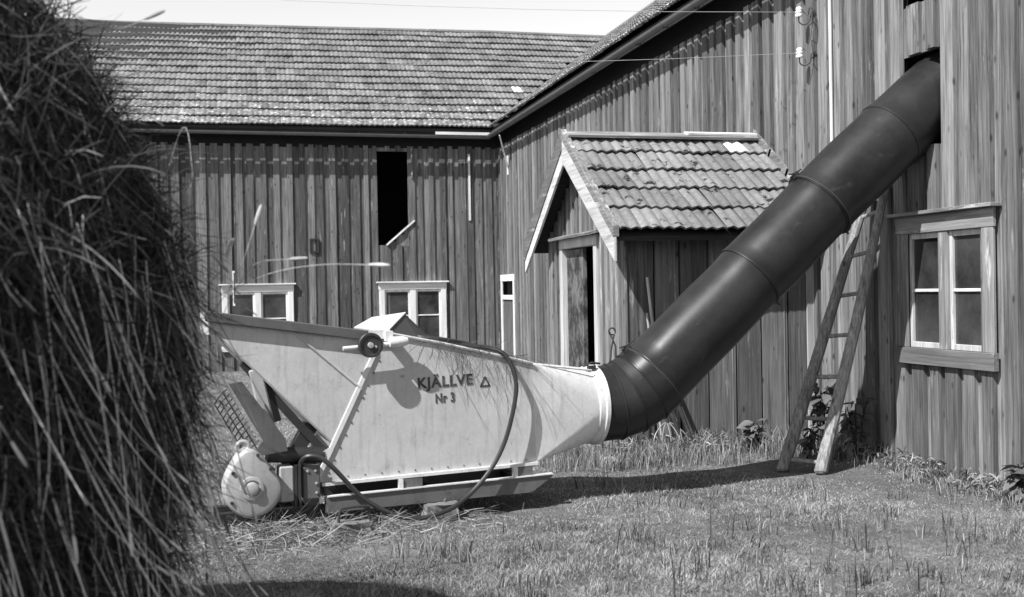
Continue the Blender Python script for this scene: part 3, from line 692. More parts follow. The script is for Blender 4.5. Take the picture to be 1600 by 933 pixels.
# lid, canvas flap, counterweight
def at_v(px, py, v):   # (used once to turn measured directions into machine coordinates)
    return None
LID = [(-1.235, -.02, 1.285), (-1.02, -.03, 1.250), (-.75, .50, 1.365), (-.99, .52, 1.335)]
mb = MB(); mb.add([Vector(p) for p in LID]+[Vector(p)+Vector((0, 0, -.008)) for p in LID], [(0, 1, 2, 3), (7, 6, 5, 4), (0, 4, 5, 1), (1, 5, 6, 2), (2, 6, 7, 3), (3, 7, 4, 0)]); mp('lid', mb, 'paint_bright', label='bright white tilted lid plate')
mb = MB(); F1 = [(-1.0, .01, 1.242), (-.76, .49, 1.352), (-.60, .45, 1.19), (-.78, .02, 1.195)]
mb.add([Vector(p) for p in F1]+[Vector(p)+Vector((-.01, 0, -.006)) for p in F1], [(0, 1, 2, 3), (7, 6, 5, 4), (0, 4, 5, 1), (1, 5, 6, 2), (2, 6, 7, 3), (3, 7, 4, 0)]); mp('rubber_flap', mb, 'rubber')
cw_ = Vector((-1.150, -.125, 1.170))
mb = MB(); mb.lathe(cw_, (0, 1, 0), [(0, 0), (0, .02), (.004, .022), (.004, .058), (-.004, .062), (-.004, .076), (0, .080), (.030, .080), (.034, .074), (.034, 0)], 36)
dsk = mp('counterweight', mb, 'iron', smooth=True, label='round dark counterweight disc')
mb = MB(); mb.lathe(cw_+Vector((-.002, -.001, 0)), (0, -1, 0), [(0, .02), (.014, .018), (.016, .001)], 12); mb.lathe(cw_+Vector((.032, 0, -.012)), (0, -1, 0), [(0, .010), (.006, .008), (.007, .001)], 10); mb.build('hub_bolt', M['cast'], dsk, world=False, smooth=True)
mb = MB()
for k in range(22):
    th = 2*math.pi*k/22
    if math.cos(th*2) < -.2: continue
    c = cw_+Vector((math.cos(th)*.068, -.005, math.sin(th)*.068)); mb.beam(c-Vector((math.cos(th), 0, math.sin(th)))*.005, c+Vector((math.cos(th), 0, math.sin(th)))*.005, .004, .006, (0, 1, 0))
mb.build('raised_marks', M['iron'], dsk, world=False, kind='stuff')
mb = MB(); mb.tube([(-1.32, -.075, 1.152), (-1.10, -.075, 1.165), (-.93, -.07, 1.182)], .014, 10); mp('weight_arm', mb, 'paint_bright', smooth=True)
mb = MB(); mb.lathe((-1.02, -.09, 1.182), (1, .02, .05), [(0, 0), (.0, .03), (.03, .036), (.09, .034), (.12, .024), (.125, 0)], 14); mb.box(-1.04, -.99, -.07, 0, 1.19, 1.255); mb.box(-1.14, -1.0, -.03, .0, 1.205, 1.262); mp('bearing', mb, 'paint_bright', smooth=True)
# lettering
def text(body_, u_, z_, size, rot, sx=1.):
    cu_ = bpy.data.curves.new('lettering', 'FONT'); cu_.body = body_; cu_.size = size; cu_.extrude = .0015; cu_.offset = size*.03; cu_.space_character = 1.12
    tmp = bpy.data.objects.new('lettering', cu_); COL.objects.link(tmp); bpy.context.view_layer.update()
    me = bpy.data.meshes.new_from_object(tmp.evaluated_get(bpy.context.evaluated_depsgraph_get())); bpy.data.objects.remove(tmp)
    me.materials.clear(); me.materials.append(M['lettering'])
    wd = max(v.co.x for v in me.vertices)
    me.transform(Matrix.Translation((u_, -.0025, z_)) @ Matrix.Rotation(-rot, 4, 'Y') @ Matrix.Rotation(math.pi/2, 4, 'X') @ Matrix.Diagonal((sx/wd, 1, 1, 1)))
    o = bpy.data.objects.new('lettering', me); COL.objects.link(o); o.parent = blower; return o
text('KJÄLLVE', -.815, .868, .098, .035, .385)
text('Nr 3', -.695, .768, .085, .03, .135)
tri = MB()
for a, b in (((-.375, .862), (-.345, .925)), ((-.345, .925), (-.312, .864)), ((-.380, .862), (-.308, .864))): tri.beam((a[0], -.002, a[1]), (b[0], -.002, b[1]), .011, .003, (0, -1, 0))
mp('lettering', tri, 'lettering')
# support frame under the hopper
mb = MB(); mb.beam((-1.93, .08, 1.08), (-1.44, .08, .50), .05, .07, (0, 1, 0)); mp('support_beam', mb, 'iron')
mb = MB(); mb.beam((-1.50, .12, .66), (-1.66, .12, .40), .09, .09, (0, 1, 0)); mp('support_leg', mb, 'iron')
mb = MB(); mb.beam((-1.86, .02, 1.04), (-1.78, .02, .66), .02, .085, (1, 0, 0)); mp('support_post', mb, 'cast', bevel=.01)
mb = MB(); mb.beam((-1.80, .06, 1.00), (-1.72, .06, .70), .03, .05, (1, 0, 0)); mp('support_post', mb, 'iron')
mb = MB(); mb.tube([(-1.80, .0, .50), (-1.44, .03, .47)], .05, 12); mp('drive_shaft', mb, 'iron', smooth=True)
# belt guard: folded sheet with a grating
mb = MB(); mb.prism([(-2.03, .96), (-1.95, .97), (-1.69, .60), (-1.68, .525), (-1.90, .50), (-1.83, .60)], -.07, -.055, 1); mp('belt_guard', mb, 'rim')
gr = MB()
for k in range(13):
    t = k/12; a = Vector((-2.04+.20*t, -.06, .93-.36*t)); gr.tube([a, a+Vector((-.05, .01, -.05)), a+Vector((-.075, .04, -.10))], .0045, 5)
for q in (.03, .065, .10): gr.tube([(-2.04-q*.7, -.055+q*.2, .93-q), (-1.84-q*.7, -.055+q*.2, .57-q)], .004, 5)
mp('grating', gr, 'iron', kind='stuff')
# motor
def pear(s=1., grow=0.):
    out = []
    for k in range(36):
        th = 2*math.pi*k/36; r = .176+grow
        x, z = r*math.cos(th), r*math.sin(th)
        if z > 0: z = z*(1.0+.42*max(0, math.cos((th-math.pi/2)*1.35))**1.6); x = x*(1-.10*max(0, math.sin(th))**2) - .02*max(0, math.sin(th))
        out.append((-1.905+x*s, .315+z*s))
    return out
mb = MB(); rings_ = [(0, -.155, pear(.94)), (1, -.165, pear(.82)), (2, -.13, pear(1.)), (3, -.02, pear(1.))]
def prof_shell(seq, close=True):
    m_ = MB(); n_ = len(seq[0][1]); V_ = [(p[0], y_, p[1]) for (y_, pp) in seq for p in pp]
    F_ = [(i*n_+k, i*n_+(k+1) % n_, (i+1)*n_+(k+1) % n_, (i+1)*n_+k) for i in range(len(seq)-1) for k in range(n_)]
    if close: F_ += [list(range(n_)), [(len(seq)-1)*n_+k for k in range(n_)]]
    return m_.add(V_, F_)
motor_plate = prof_shell([(-.168, pear(.80)), (-.160, pear(.93)), (-.135, pear(1.)), (-.02, pear(1.))]); mp('motor_shield', motor_plate, 'cast', smooth=True)
mc = Vector((-1.915, -.166, .325))
mb = MB(); mb.lathe(mc, (0, -1, 0), [(0, .072), (.012, .070), (.014, .052), (.004, .048), (.004, .040), (.03, .038), (.034, .03), (.034, 0)], 24); mp('motor_hub', mb, 'cast', smooth=True)
mb = MB(); mb.lathe(mc+Vector((0, .006, 0)), (0, -1, 0), [(.0, .080), (.004, .078), (.006, .07)], 24); mp('hub_gasket', mb, 'iron', smooth=True)
mb = MB(); mb.tube([(-1.958+.036*math.cos(t), -.11, .575+.030*math.sin(t)) for t in np.linspace(0, 2*math.pi, 17)], .015, 8, False); mp('lifting_eye', mb, 'cast', smooth=True)
mb = MB()
for (du, dz) in ((-.12, .11), (.105, .12), (-.13, -.07), (.03, .21)): mb.lathe((-1.905+du, -.166, .315+dz), (0, -1, 0), [(0, .012), (.010, .011), (.011, .001)], 6)
mp('motor_bolt', mb, 'iron', kind='stuff')
mb = MB(); mb.lathe((-1.905, -.02, .315), (0, 1, 0), [(0, .15), (.02, .165), (.30, .165), (.33, .12), (.33, 0)], 24); mp('motor_body', mb, 'iron', smooth=True)
for k in range(9):
    th = math.radians(-60+k*30)
    mb = MB(); c = Vector((-1.905+.170*math.cos(th), .0, .315+.170*math.sin(th))); mb.beam(c, c+Vector((0, .28, 0)), .012, .02, (math.cos(th), 0, math.sin(th))); mp('cooling_fin', mb, 'iron')
mb = MB(); mb.box(-1.73, -1.64, -.05, .08, .20, .425); mp('gear_block', mb, 'cast', bevel=.01)
mb = MB(); mb.box(-1.615, -1.60, -.07, .10, .16, .43); mb.box(-1.638, -1.62, -.05, .10, .16, .43); mp('bearing_bracket', mb, 'iron')
mb = MB(); mb.box(-1.585, -1.475, -.05, .10, .205, .42); sb = mp('switch_box', mb, 'paint_dark', bevel=.008)
mb = MB()
for (du, dz) in ((.03, .18), (.08, .18), (.085, .04), (.085, .10)): mb.lathe((-1.585+du, -.05, .205+dz), (0, -1, 0), [(0, .009), (.007, .008), (.008, .001)], 8)
mb.build('bolt', M['cast'], sb, world=False, kind='stuff')
mb = MB(); mb.box(-2.1, -1.42, .05, .12, .06, .14); mb.box(-2.1, -1.42, .30, .37, .06, .14); mp('motor_rail', mb, 'iron')

# ================================================================== CABLE
Mb = Matrix.LocRotScale(blower.location, blower.rotation_euler, None)
def smooth_path(P, k=8):
    P = [Vector(p) for p in P]; out = []
    for i in range(len(P)-1):
        p0, p1, p2, p3 = P[max(i-1, 0)], P[i], P[i+1], P[min(i+2, len(P)-1)]
        for j in range(k):
            t = j/k; out.append(.5*((2*p1)+(-p0+p2)*t+(2*p0-5*p1+4*p2-p3)*t*t+(-p0+3*p1-3*p2+p3)*t**3))
    return out+[P[-1]]
cab = [(-1.60, -.02, .40), (-1.59, -.05, .455), (-1.55, -.08, .485), (-1.48, -.10, .47), (-1.40, -.12, .40), (-1.24, -.13, .22), (-1.10, -.15, .12), (-.96, -.17, .062), (-.82, -.17, .05), (-.70, -.15, .07), (-.60, -.13, .105), (-.47, -.10, .185), (-.34, -.09, .32), (-.245, -.085, .48), (-.18, -.085, .68), (-.15, -.08, .85), (-.165, -.065, .97), (-.215, -.03, 1.075), (-.30, .02, 1.115), (-.42, .05, 1.135), (-.58, .08, 1.175), (-.74, .12, 1.20), (-.80, .2, 1.205), (-.70, .3, 1.18), (-.5, .25, 1.15), (-.36, .14, 1.125), (-.5, .06, 1.16), (-.66, .04, 1.19)]
mb = MB().tube([Mb @ p for p in smooth_path(cab)], .0155, 8)
tag(mb.build('power_cable', M['rubber'], None, smooth=True), 'thick dark cable looping from the motor along the ground and up over the pale blower', 'cable')

# ================================================================== LADDER
lad = empty('ladder', (4.35, 7.9, 0), label='old wooden ladder leaning on the right barn wall beneath the duct pipe', cat='ladder')
L0, R0 = Vector((4.245, 7.98, .0)), Vector((4.47, 7.78, .0)); L1, R1 = Vector((5.20, 8.17, 2.33)), Vector((5.245, 8.00, 2.33))
def rail(a, b, mid=Vector()):
    m1 = MB(); pts = [a, a.lerp(b, .5)+mid, b]; d = (b-a).normalized()
    e_ = (R0-L0).normalized(); up_ = d.cross(e_).normalized(); V = []
    for p, s_ in zip(pts, (1.2, 1.05, .8)): V += [p+e_*i*.038*s_+up_*j*.045*s_ for (i, j) in ((-1, -1), (1, -1), (1, 1), (-1, 1))]
    m1.add(V, [(0, 3, 2, 1), (8, 9, 10, 11)]+[(k*4+i, k*4+(i+1) % 4, (k+1)*4+(i+1) % 4, (k+1)*4+i) for k in (0, 1) for i in range(4)])
    return m1.build('rail', M['ladder'], lad, bevel=.018)
rail(L0, L1, Vector((.0, .0, .0))); rail(R0, R1, Vector((.01, -.01, 0)))
for k in range(7):
    t = (.10+k*.325)/2.33
    a, b = L0.lerp(L1, t), R0.lerp(R1, t); e_ = (b-a).normalized()
    b = b+Vector((0, 0, .012*(k-1))); MB().tube([a-e_*.03, a.lerp(b, .5), b+e_*.035], .017, 8).build('rung', M['ladder'], lad, smooth=True)

# ================================================================== INSULATORS, WIRES
def insulator(z, label):
    r_ = empty('insulator', (XB, 9.18, z), label=label, cat='insulator', group='insulators on the right barn wall')
    X0 = XB-.17
    MB().lathe((X0, 9.18, z-.055), (0, 0, 1), [(0, .0), (0, .030), (.012, .036), (.022, .034), (.030, .022), (.040, .034), (.050, .036), (.060, .022), (.070, .030), (.085, .026), (.095, .012), (.096, 0)], 16).build('bell', M['porcelain'], r_, smooth=True)
    MB().tube(smooth_path([(X0, 9.18, z-.04), (X0, 9.18, z-.10), (X0+.04, 9.165, z-.13), (X0+.09, 9.15, z-.10), (X0+.11, 9.15, z-.02), (XB-.02, 9.15, z-.0)], 5), .0065, 6).build('hook', M['iron'], r_, smooth=True)
    return r_
insulator(4.06, 'upper white porcelain insulator on its hook, high on the right barn wall'); insulator(3.68, 'lower white porcelain insulator on its hook, above the duct pipe')
I1, I2 = Vector((XB-.17, 9.18, 4.05)), Vector((XB-.17, 9.18, 3.67))
def wire(a, b, sag, name, label):
    pts = [a.lerp(b, t)-Vector((0, 0, sag*4*t*(1-t))) for t in np.linspace(0, 1, 14)]
    tag(MB().tube(pts, .0024, 4).build(name, M['wire'], None), label, 'wire', 'thin wires from the insulators')
wire(I1, Vector((-9.5, 15.6, 6.35)), .35, 'overhead_wire', 'upper thin wire running left from the upper insulator')
wire(I2, Vector((-9.5, 15.4, 5.15)), .38, 'overhead_wire', 'lower thin wire running left from the lower insulator')
dn = MB().tube(smooth_path([I1+Vector((.03, .01, .03)), I1+Vector((.08, -.02, -.03)), I1+Vector((.06, -.10, .02)), I1+Vector((.10, -.13, -.08)), I1+Vector((.13, -.10, -.3)), I2+Vector((.08, -.08, .1)), I2+Vector((.09, -.09, -.04)), I2+Vector((.1, -.02, -.06))], 5), .0045, 5)
tag(dn.build('connecting_wire', M['iron'], None), 'dark curled wire joining the two porcelain insulators', 'wire')

# ================================================================== THINGS BY THE PORCH AND IN THE GRASS
fork = empty('digging_fork', (3.72, 9.1, .1), label='fork with pale handle standing against the porch side wall, curved tines in the grass', cat='fork')
MB().tube([(3.585, 9.20, 1.60), (3.645, 9.16, .9), (3.70, 9.10, .42)], [.013, .015, .016], 8).build('handle', M['tool_wood'], fork, smooth=True)
MB().tube([(3.70, 9.10, .45), (3.71, 9.09, .30)], .02, 8).build('socket', M['iron'], fork, smooth=True)
for k in range(5):
    o_ = (k-2)*.042
    MB().tube(smooth_path([(3.71, 9.09, .31), (3.71+o_*1.0, 9.06, .26), (3.715+o_*1.9, 9.02, .16), (3.72+o_*1.7, 9.02, .0)], 4), .005, 5).build('tine', M['wire'], fork, smooth=True)
def pole(name, pts, r, mat, label, cat, group=None): tag(MB().tube(pts, r, 7).build(name, M[mat], None, smooth=True), label, cat, group)
pole('stake', [(3.57, 9.18, 1.28), (3.68, 9.12, .05)], .010, 'tool_wood', 'short thin pale stake beside the handle of the fork', 'stake')
pole('wooden_pole', [(3.55, 9.19, .95), (3.86, 9.00, .04)], .019, 'dark_wood', 'left of two dark poles leaning below the bend of the duct', 'pole', 'dark poles under the duct bend')
pole('wooden_pole', [(3.66, 9.19, .98), (3.95, 9.02, .04)], .019, 'dark_wood', 'right of two dark poles leaning below the bend of the duct', 'pole', 'dark poles under the duct bend')
stakes = empty('leaning_stakes', (3.12, 9.1, 0), label='dark thin crossed tongs propped at the porch corner behind the duct', cat='stakes')  # two thin crossed stakes under a loop, leaning at the porch corner
MB().tube([(3.20, 9.02, 1.10), (3.16, 8.98, 1.0), (3.02, 8.9, .05)], .008, 6).build('arm', M['iron'], stakes); MB().tube([(3.16, 9.03, 1.12), (3.20, 8.99, 1.0), (3.17, 8.86, .05)], .008, 6).build('arm', M['iron'], stakes)
MB().tube([(3.18+.03*math.cos(t), 9.02, 1.13+.03*math.sin(t)) for t in np.linspace(0, 6.283, 12)], .007, 6, False).build('ring', M['iron'], stakes)
def rock(name, c, s, mat, label, cat, jag=.2, sub=2):
    bm = bmesh.new(); bmesh.ops.create_icosphere(bm, subdivisions=sub, radius=1)
    for v in bm.verts: v.co = Vector((v.co.x*s[0], v.co.y*s[1], v.co.z*s[2]))*(1+jag*noise.noise(v.co*1.7+Vector(c)))
    me = bpy.data.meshes.new(name); bm.to_mesh(me); bm.free(); me.polygons.foreach_set('use_smooth', [True]*len(me.polygons))
    o = put(name, me, None, M[mat]); o.location = c; tag(o, label, cat); return o
rock('stone', (2.98, 8.55, .055), (.09, .07, .06), 'stone', 'pale rounded stone in the weeds behind the duct bend', 'stone')
def blk(name, c, s, rz, label):
    bm = bmesh.new(); bmesh.ops.create_cube(bm, size=1); bmesh.ops.subdivide_edges(bm, edges=bm.edges, cuts=3, use_grid_fill=True)
    for v in bm.verts: v.co = Vector((v.co.x*s[0]*(1-.12*(v.co.z+.5)), v.co.y*s[1], v.co.z*s[2]))+Vector((noise.noise(v.co*3+Vector(c)), noise.noise(v.co*3+Vector((5, 1, 2))), noise.noise(v.co*3+Vector((9, 7, 2)))))*.018
    me = bpy.data.meshes.new(name); bm.to_mesh(me); bm.free(); o = put(name, me, None, M['block']); o.location = c; o.rotation_euler = (0, .04, rz); tag(o, label, 'block')
blk('support_block', (1.27, 7.12, .04), (.24, .22, .14), .15, 'rough block chocked under the middle of the blower skid')
blk('support_block', (.66, 6.78, .03), (.24, .14, .12), .05, 'half-buried block in the straw in front of the left end of the skid')
hk = MB().tube(smooth_path([(.58, 6.75, .06), (.59, 6.76, .155), (.62, 6.77, .175), (.74, 6.80, .175), (.78, 6.82, .15), (.77, 6.82, .06)], 4), .009, 6)
tag(hk.build('bent_rod', M['iron'], None, smooth=True), 'bent dark iron rod arching up beside the left block', 'iron rod')

# leafy plants
def leaf_mesh(name, ln, wd):
    V, Fc = [], []; prof = [0, .55, .95, 1, .75, .4, 0.02]
    for i, p in enumerate(prof):
        t = i/(len(prof)-1); z = -.35*ln*t*t
        V += [(-wd/2*p, ln*t, z+.12*wd*p), (0, ln*t, z), (wd/2*p, ln*t, z+.12*wd*p)]
    for i in range(len(prof)-1):
        a = i*3; Fc += [(a, a+1, a+4, a+3), (a+1, a+2, a+5, a+4)]
    me = mesh(name, V, Fc, True); me.materials.append(M['leaf']); return me
LM = [leaf_mesh('leaf', .13, .07), leaf_mesh('leaf', .09, .055), leaf_mesh('leaf', .17, .10)]
def plant(c, h, nst, nl, spread, label, big=1.):
    nl = int(nl*1.6); big *= .72
    base = Vector((c[0], c[1], gz(*c))); r_ = empty('leafy_plant', base, label=label, cat='plant', group='leafy plants along the walls')
    for s_ in range(nst):
        a = random.uniform(0, 6.283); tip = Vector((math.cos(a)*spread*random.random(), math.sin(a)*spread*random.random(), h*random.uniform(.6, 1)))
        P_ = [Vector((math.cos(a)*.03, math.sin(a)*.03, 0)), tip*.5+Vector((0, 0, h*.08)), tip]
        MB().tube(smooth_path(P_, 3), [.005]*7, 5).build('stem', M['weed'], r_, world=False)
        for k in range(nl):
            t = random.uniform(.25, 1); p = P_[0].lerp(P_[1], t*2) if t < .5 else P_[1].lerp(P_[2], t*2-1)
            o = put('leaf', random.choice(LM), r_, world=False); o.location = p
            o.rotation_euler = (random.uniform(-.7, .5), random.uniform(-.5, .5), random.uniform(0, 6.283)); q = random.uniform(.7, 1.3)*big; o.scale = (q, q, q)
    return r_
plant((4.40, 8.85), .30, 6, 7, .22, 'low leafy plant at the porch wall, left of the ladder')
plant((4.92, 8.55), .75, 7, 8, .20, 'tall broad-leaved plant seen between the rails of the ladder', 1.15)
plant((5.08, 8.25), .55, 5, 8, .16, 'shaded leafy plant right of the ladder at the barn wall')
plant((4.62, 8.30), .28, 5, 7, .16, 'low leafy plant at the foot of the ladder')
plant((5.14, 6.30), .30, 6, 9, .07, 'small dark bush at the barn wall under the right edge of the window')

# ================================================================== GRASS
def blades(name, px_, py_, hgt, wid, tint, mat, lean=.5, kind='stuff', z=None, parent=None):
    n_ = len(px_); a = rng.uniform(0, 2*np.pi, n_); b_ = rng.uniform(0, 2*np.pi, n_)
    zz = z if z is not None else np.array([gz(x, y) for x, y in zip(px_, py_)])
    base = np.stack([px_, py_, zz-.004], 1); ln_ = rng.uniform(.05, lean, n_)*hgt
    wv = np.stack([np.cos(b_), np.sin(b_), np.zeros(n_)], 1)*wid[:, None]*.5
    le = np.stack([np.cos(a)*ln_, np.sin(a)*ln_, np.zeros(n_)], 1)
    upv = np.stack([np.zeros(n_), np.zeros(n_), hgt], 1)
    V = np.stack([base-wv, base+wv, base+le*.35+upv*.6-wv*.8, base+le*.35+upv*.6+wv*.8, base+le*1.+upv], 1).reshape(-1, 3)
    me = bpy.data.meshes.new(name); me.vertices.add(len(V)); me.vertices.foreach_set('co', V.astype(np.float32).ravel())
    i0 = np.arange(n_)*5
    loops = np.stack([i0, i0+1, i0+3, i0+2, i0+2, i0+3, i0+4], 1).ravel(); me.loops.add(len(loops)); me.loops.foreach_set('vertex_index', loops.astype(np.int32))
    starts = np.stack([np.arange(n_)*7, np.arange(n_)*7+4], 1).ravel(); me.polygons.add(2*n_); me.polygons.foreach_set('loop_start', starts.astype(np.int32))
    me.update(calc_edges=True); at = me.attributes.new('tint', 'FLOAT', 'POINT'); at.data.foreach_set('value', np.repeat(tint, 5).astype(np.float32))
    return tag(put(name, me, parent, M[mat]), kind=kind)
def ok(x, y): return ~((x > XB-.02) | (y > YA-.02) | ((x > PX-.02) & (y > PY0) & (y < PY1)))
def vnoise(x, y, s, o=0): return np.array([noise.noise(Vector((a*s, b*s, o))) for a, b in zip(x, y)])
def scatter(n_, d0, d1, amax=38):
    r = np.exp(rng.uniform(math.log(d0), math.log(d1), n_)); th = np.radians(rng.uniform(-amax, amax, n_))+TH
    x, y = np.sin(th)*r, np.cos(th)*r; k = ok(x, y); return x[k], y[k], r[k]
x, y, r = scatter(520000, 4.3, 21)
nz = vnoise(x, y, 1.1); nz2 = vnoise(x, y, 5, 3)
wallp = np.clip(1-(XB-x)/.6, 0, 1)+np.clip(1-np.abs(PY0-y)/.6, 0, 1)*(x > 3)*(y < PY0)
h = (.010+.008*np.clip(nz+.4, 0, 1.2)+.012*np.clip(nz2, 0, 1))*rng.uniform(.5, 1.5, len(x))*(1+1.2*np.clip(wallp, 0, 1)*rng.random(len(x)))
h *= np.clip(1+1.3*vnoise(x, y, .8, 9), .6, 1.6); h *= 1+1.0*(rng.random(len(x)) < .05)
tint = np.clip(  .46+.45*nz+.42*nz2+rng.normal(0, .24, len(x)), 0, 1); dry = rng.random(len(x)) < .10; tint[dry] = rng.uniform(.7, 1, dry.sum())
lawn = blades('grass', x, y, h, .002+.00038*r*rng.uniform(.6, 1.4, len(x)), tint, 'grass', 1.9)
lawn['label'] = 'short rough grass of the yard'; lawn['category'] = 'grass'
# taller tufts and dark seed stalks
tx, ty, th_, tt = [], [], [], []
for k in range(150):
    while True:
        a = math.radians(random.uniform(-8, 27))+TH; rr_ = random.uniform(4.9, 8.5); X_, Y_ = math.sin(a)*rr_, math.cos(a)*rr_
        if X_ < XB-.05 and not (Y_ > 6.6 and X_ < 2.3): break
    m_ = random.randint(6, 22); q = random.uniform(.07, .15)
    tx += list(rng.normal(X_, .05, m_)); ty += list(rng.normal(Y_, .05, m_)); th_ += list(rng.uniform(.5, 1, m_)*q); tt += list(rng.uniform(.0, .9, m_)**1.5)
for k in range(60):
    X_, Y_ = XB-random.uniform(.03, .35), random.uniform(6.0, 8.7); m_ = random.randint(8, 20)
    tx += list(np.minimum(rng.normal(X_, .05, m_), XB-.03)); ty += list(rng.normal(Y_, .06, m_)); th_ += list(rng.uniform(.3, 1, m_)*(.12 if Y_ < 8.1 else .22)); tt += list(rng.uniform(0, 1, m_)**1.3)
for k in range(170):
    X_, Y_ = random.uniform(2.4, 4.95), random.uniform(8.4, 9.2); m_ = random.randint(10, 26)
    tx += list(rng.normal(X_, .06, m_)); ty += list(np.minimum(rng.normal(Y_, .06, m_), PY0-.02)); th_ += list(rng.uniform(.3, 1, m_)*.22); tt += list(rng.uniform(0, .9, m_))
tx, ty = np.array(tx), np.array(ty)
tf = blades('grass_tufts', tx, ty, np.array(th_), np.full(len(tx), .006), np.array(tt), 'grass', .6); tf['label'] = 'taller grass tufts and weeds along the walls'; tf['category'] = 'grass'
sx_, sy_ = [], []
for (a0_, r0_, m_) in ((8.5, 5.4, 9), (9.3, 5.7, 7), (13, 5.2, 4), (17, 5.3, 6), (18.5, 6.3, 5), (11, 6.6, 4), (21, 5.4, 3), (22, 7.0, 6), (5, 6.2, 3)):
    for k in range(m_):
        a = math.radians(a0_+random.gauss(0, .5))+TH; rr_ = r0_+random.gauss(0, .12); X_ = math.sin(a)*rr_
        if X_ < XB-.1: sx_.append(X_); sy_.append(math.cos(a)*rr_)
sx_, sy_ = np.array(sx_), np.array(sy_)
st_ = blades('weed_stalks', sx_, sy_, rng.uniform(.08, .24, len(sx_)), rng.uniform(.006, .012, len(sx_)), rng.uniform(0, .5, len(sx_)), 'weed', .25)
st_['label'] = 'dark upright weed stalks in the right foreground'; st_['category'] = 'weeds'

def ribbons(name, P0, D0, L_, wid, tint, mat, droop, seg=4, parent=None, kind='stuff', bendr=.25):
    n_ = len(P0); pts = [P0]; d = D0/np.linalg.norm(D0, axis=1)[:, None]; bend = rng.normal(0, bendr, (n_, 3))
    for s_ in range(seg):
        d = d+bend*(1/seg)+np.array([0, 0, -1])*droop[:, None]/seg; d /= np.linalg.norm(d, axis=1)[:, None]; pts.append(pts[-1]+d*(L_/seg)[:, None])
    side = np.cross(d, rng.normal(0, 1, (n_, 3))); side /= np.linalg.norm(side, axis=1)[:, None]
    V = []
    for i, p in enumerate(pts):
        ww = wid*(1 if i < seg else .4); V += [p-side*ww[:, None]/2, p+side*ww[:, None]/2]
    V = np.stack(V, 1).reshape(-1, 3); k = 2*(seg+1); i0 = np.arange(n_)*k
    loops = np.concatenate([np.stack([i0+2*s_, i0+2*s_+1, i0+2*s_+3, i0+2*s_+2], 1)[:, None] for s_ in range(seg)], 1).reshape(-1)
    me = bpy.data.meshes.new(name); me.vertices.add(len(V)); me.vertices.foreach_set('co', V.astype(np.float32).ravel())
    me.loops.add(len(loops)); me.loops.foreach_set('vertex_index', loops.astype(np.int32)); me.polygons.add(n_*seg); me.polygons.foreach_set('loop_start', (np.arange(n_*seg)*4).astype(np.int32))
    me.update(calc_edges=True); at = me.attributes.new('tint', 'FLOAT', 'POINT'); at.data.foreach_set('value', np.repeat(tint, k).astype(np.float32))
    return tag(put(name, me, parent, M[mat]), kind=kind)
n_ = 9000; q_ = rng.random(n_) < .6
gx = np.where(q_, rng.uniform(2.6, 5.25, n_), XB-.02-np.abs(rng.normal(0, .13, n_))); gy = np.where(q_, PY0-.03-np.abs(rng.normal(0, .18, n_)), rng.uniform(5.6, 9.1, n_))
gx = np.where(q_ & (gx < PX), PX-np.abs(gx-PX)*.9, gx); dens = vnoise(gx, gy, 1.7, 4) > -.12; gx, gy = gx[dens], gy[dens]; n_ = len(gx)
zw = np.array([gz(a, b) for a, b in zip(gx, gy)]); a = rng.uniform(0, 6.283, n_)
wd_ = ribbons('wall_weeds', np.stack([gx, gy, zw+rng.random(n_)*.12*(rng.random(n_) < .6)], 1), np.stack([np.cos(a)*.8, np.sin(a)*.8-.1, rng.uniform(.2, 1.6, n_)], 1), rng.uniform(.03, .15, n_)*np.where(gy < 8.1, .6, 1), rng.uniform(.003, .014, n_), rng.beta(1.3, 2.2, n_), 'grass', rng.uniform(.2, 1.8, n_), seg=3, bendr=.6)
tag(wd_, 'tangled low weeds growing along the foot of the porch and right wall', 'weeds')
def c2b(cx, cy): return cx*cT+cy*sT, -cx*sT+cy*cT
HC = c2b(-2.5, 3.2)
ZZ = [0, .35, .7, 1.2, 1.57, 1.85, 2.23, 2.46, 2.64, 2.72]; RR = [1.16, 1.25, 1.35, 1.44, 1.44, 1.36, 1.18, 1.02, .66, .02]
def hr(z): return np.interp(z, ZZ, RR)
stack = empty('haystack', (HC[0], HC[1], 0), label='huge shaggy haystack filling the left foreground, stalks and seed heads sticking out', cat='haystack')
V = []; Fc = []; nphi = 90; zs = np.linspace(-.05, 2.72, 44)
for z in zs:
    for k in range(nphi):
        a = 2*math.pi*k/nphi; r_ = float(hr(max(z, 0)))-.07; q = Vector((math.cos(a)*r_, math.sin(a)*r_, z)); r2 = r_*(1+.05*noise.noise(q*1.2))+.035*noise.noise(q*5)
        V.append((HC[0]+math.cos(a)*r2, HC[1]+math.sin(a)*r2, z))
for j in range(len(zs)-1): Fc += [(j*nphi+k, j*nphi+(k+1) % nphi, (j+1)*nphi+(k+1) % nphi, (j+1)*nphi+k) for k in range(nphi)]
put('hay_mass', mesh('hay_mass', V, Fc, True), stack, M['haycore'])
def hay_pts(n_, vis=.75, zlo=.0, zhi=2.70):
    cam_ang = np.where(rng.random(n_) < vis, rng.uniform(-85, 35, n_), rng.uniform(0, 360, n_)); a = np.radians(cam_ang)-TH
    z = rng.uniform(zlo, zhi, n_); r_ = hr(z)
    dirv = np.stack([np.cos(a), np.sin(a), np.zeros(n_)], 1); tan = np.stack([-np.sin(a), np.cos(a), np.zeros(n_)], 1)
    return np.array([HC[0], HC[1], 0])+dirv*r_[:, None]+np.array([0, 0, 1])*z[:, None], dirv, tan, z
n_ = 36000
P0, dv, tv, z = hay_pts(n_); P0 += dv*rng.uniform(-.08, .03, n_)[:, None]
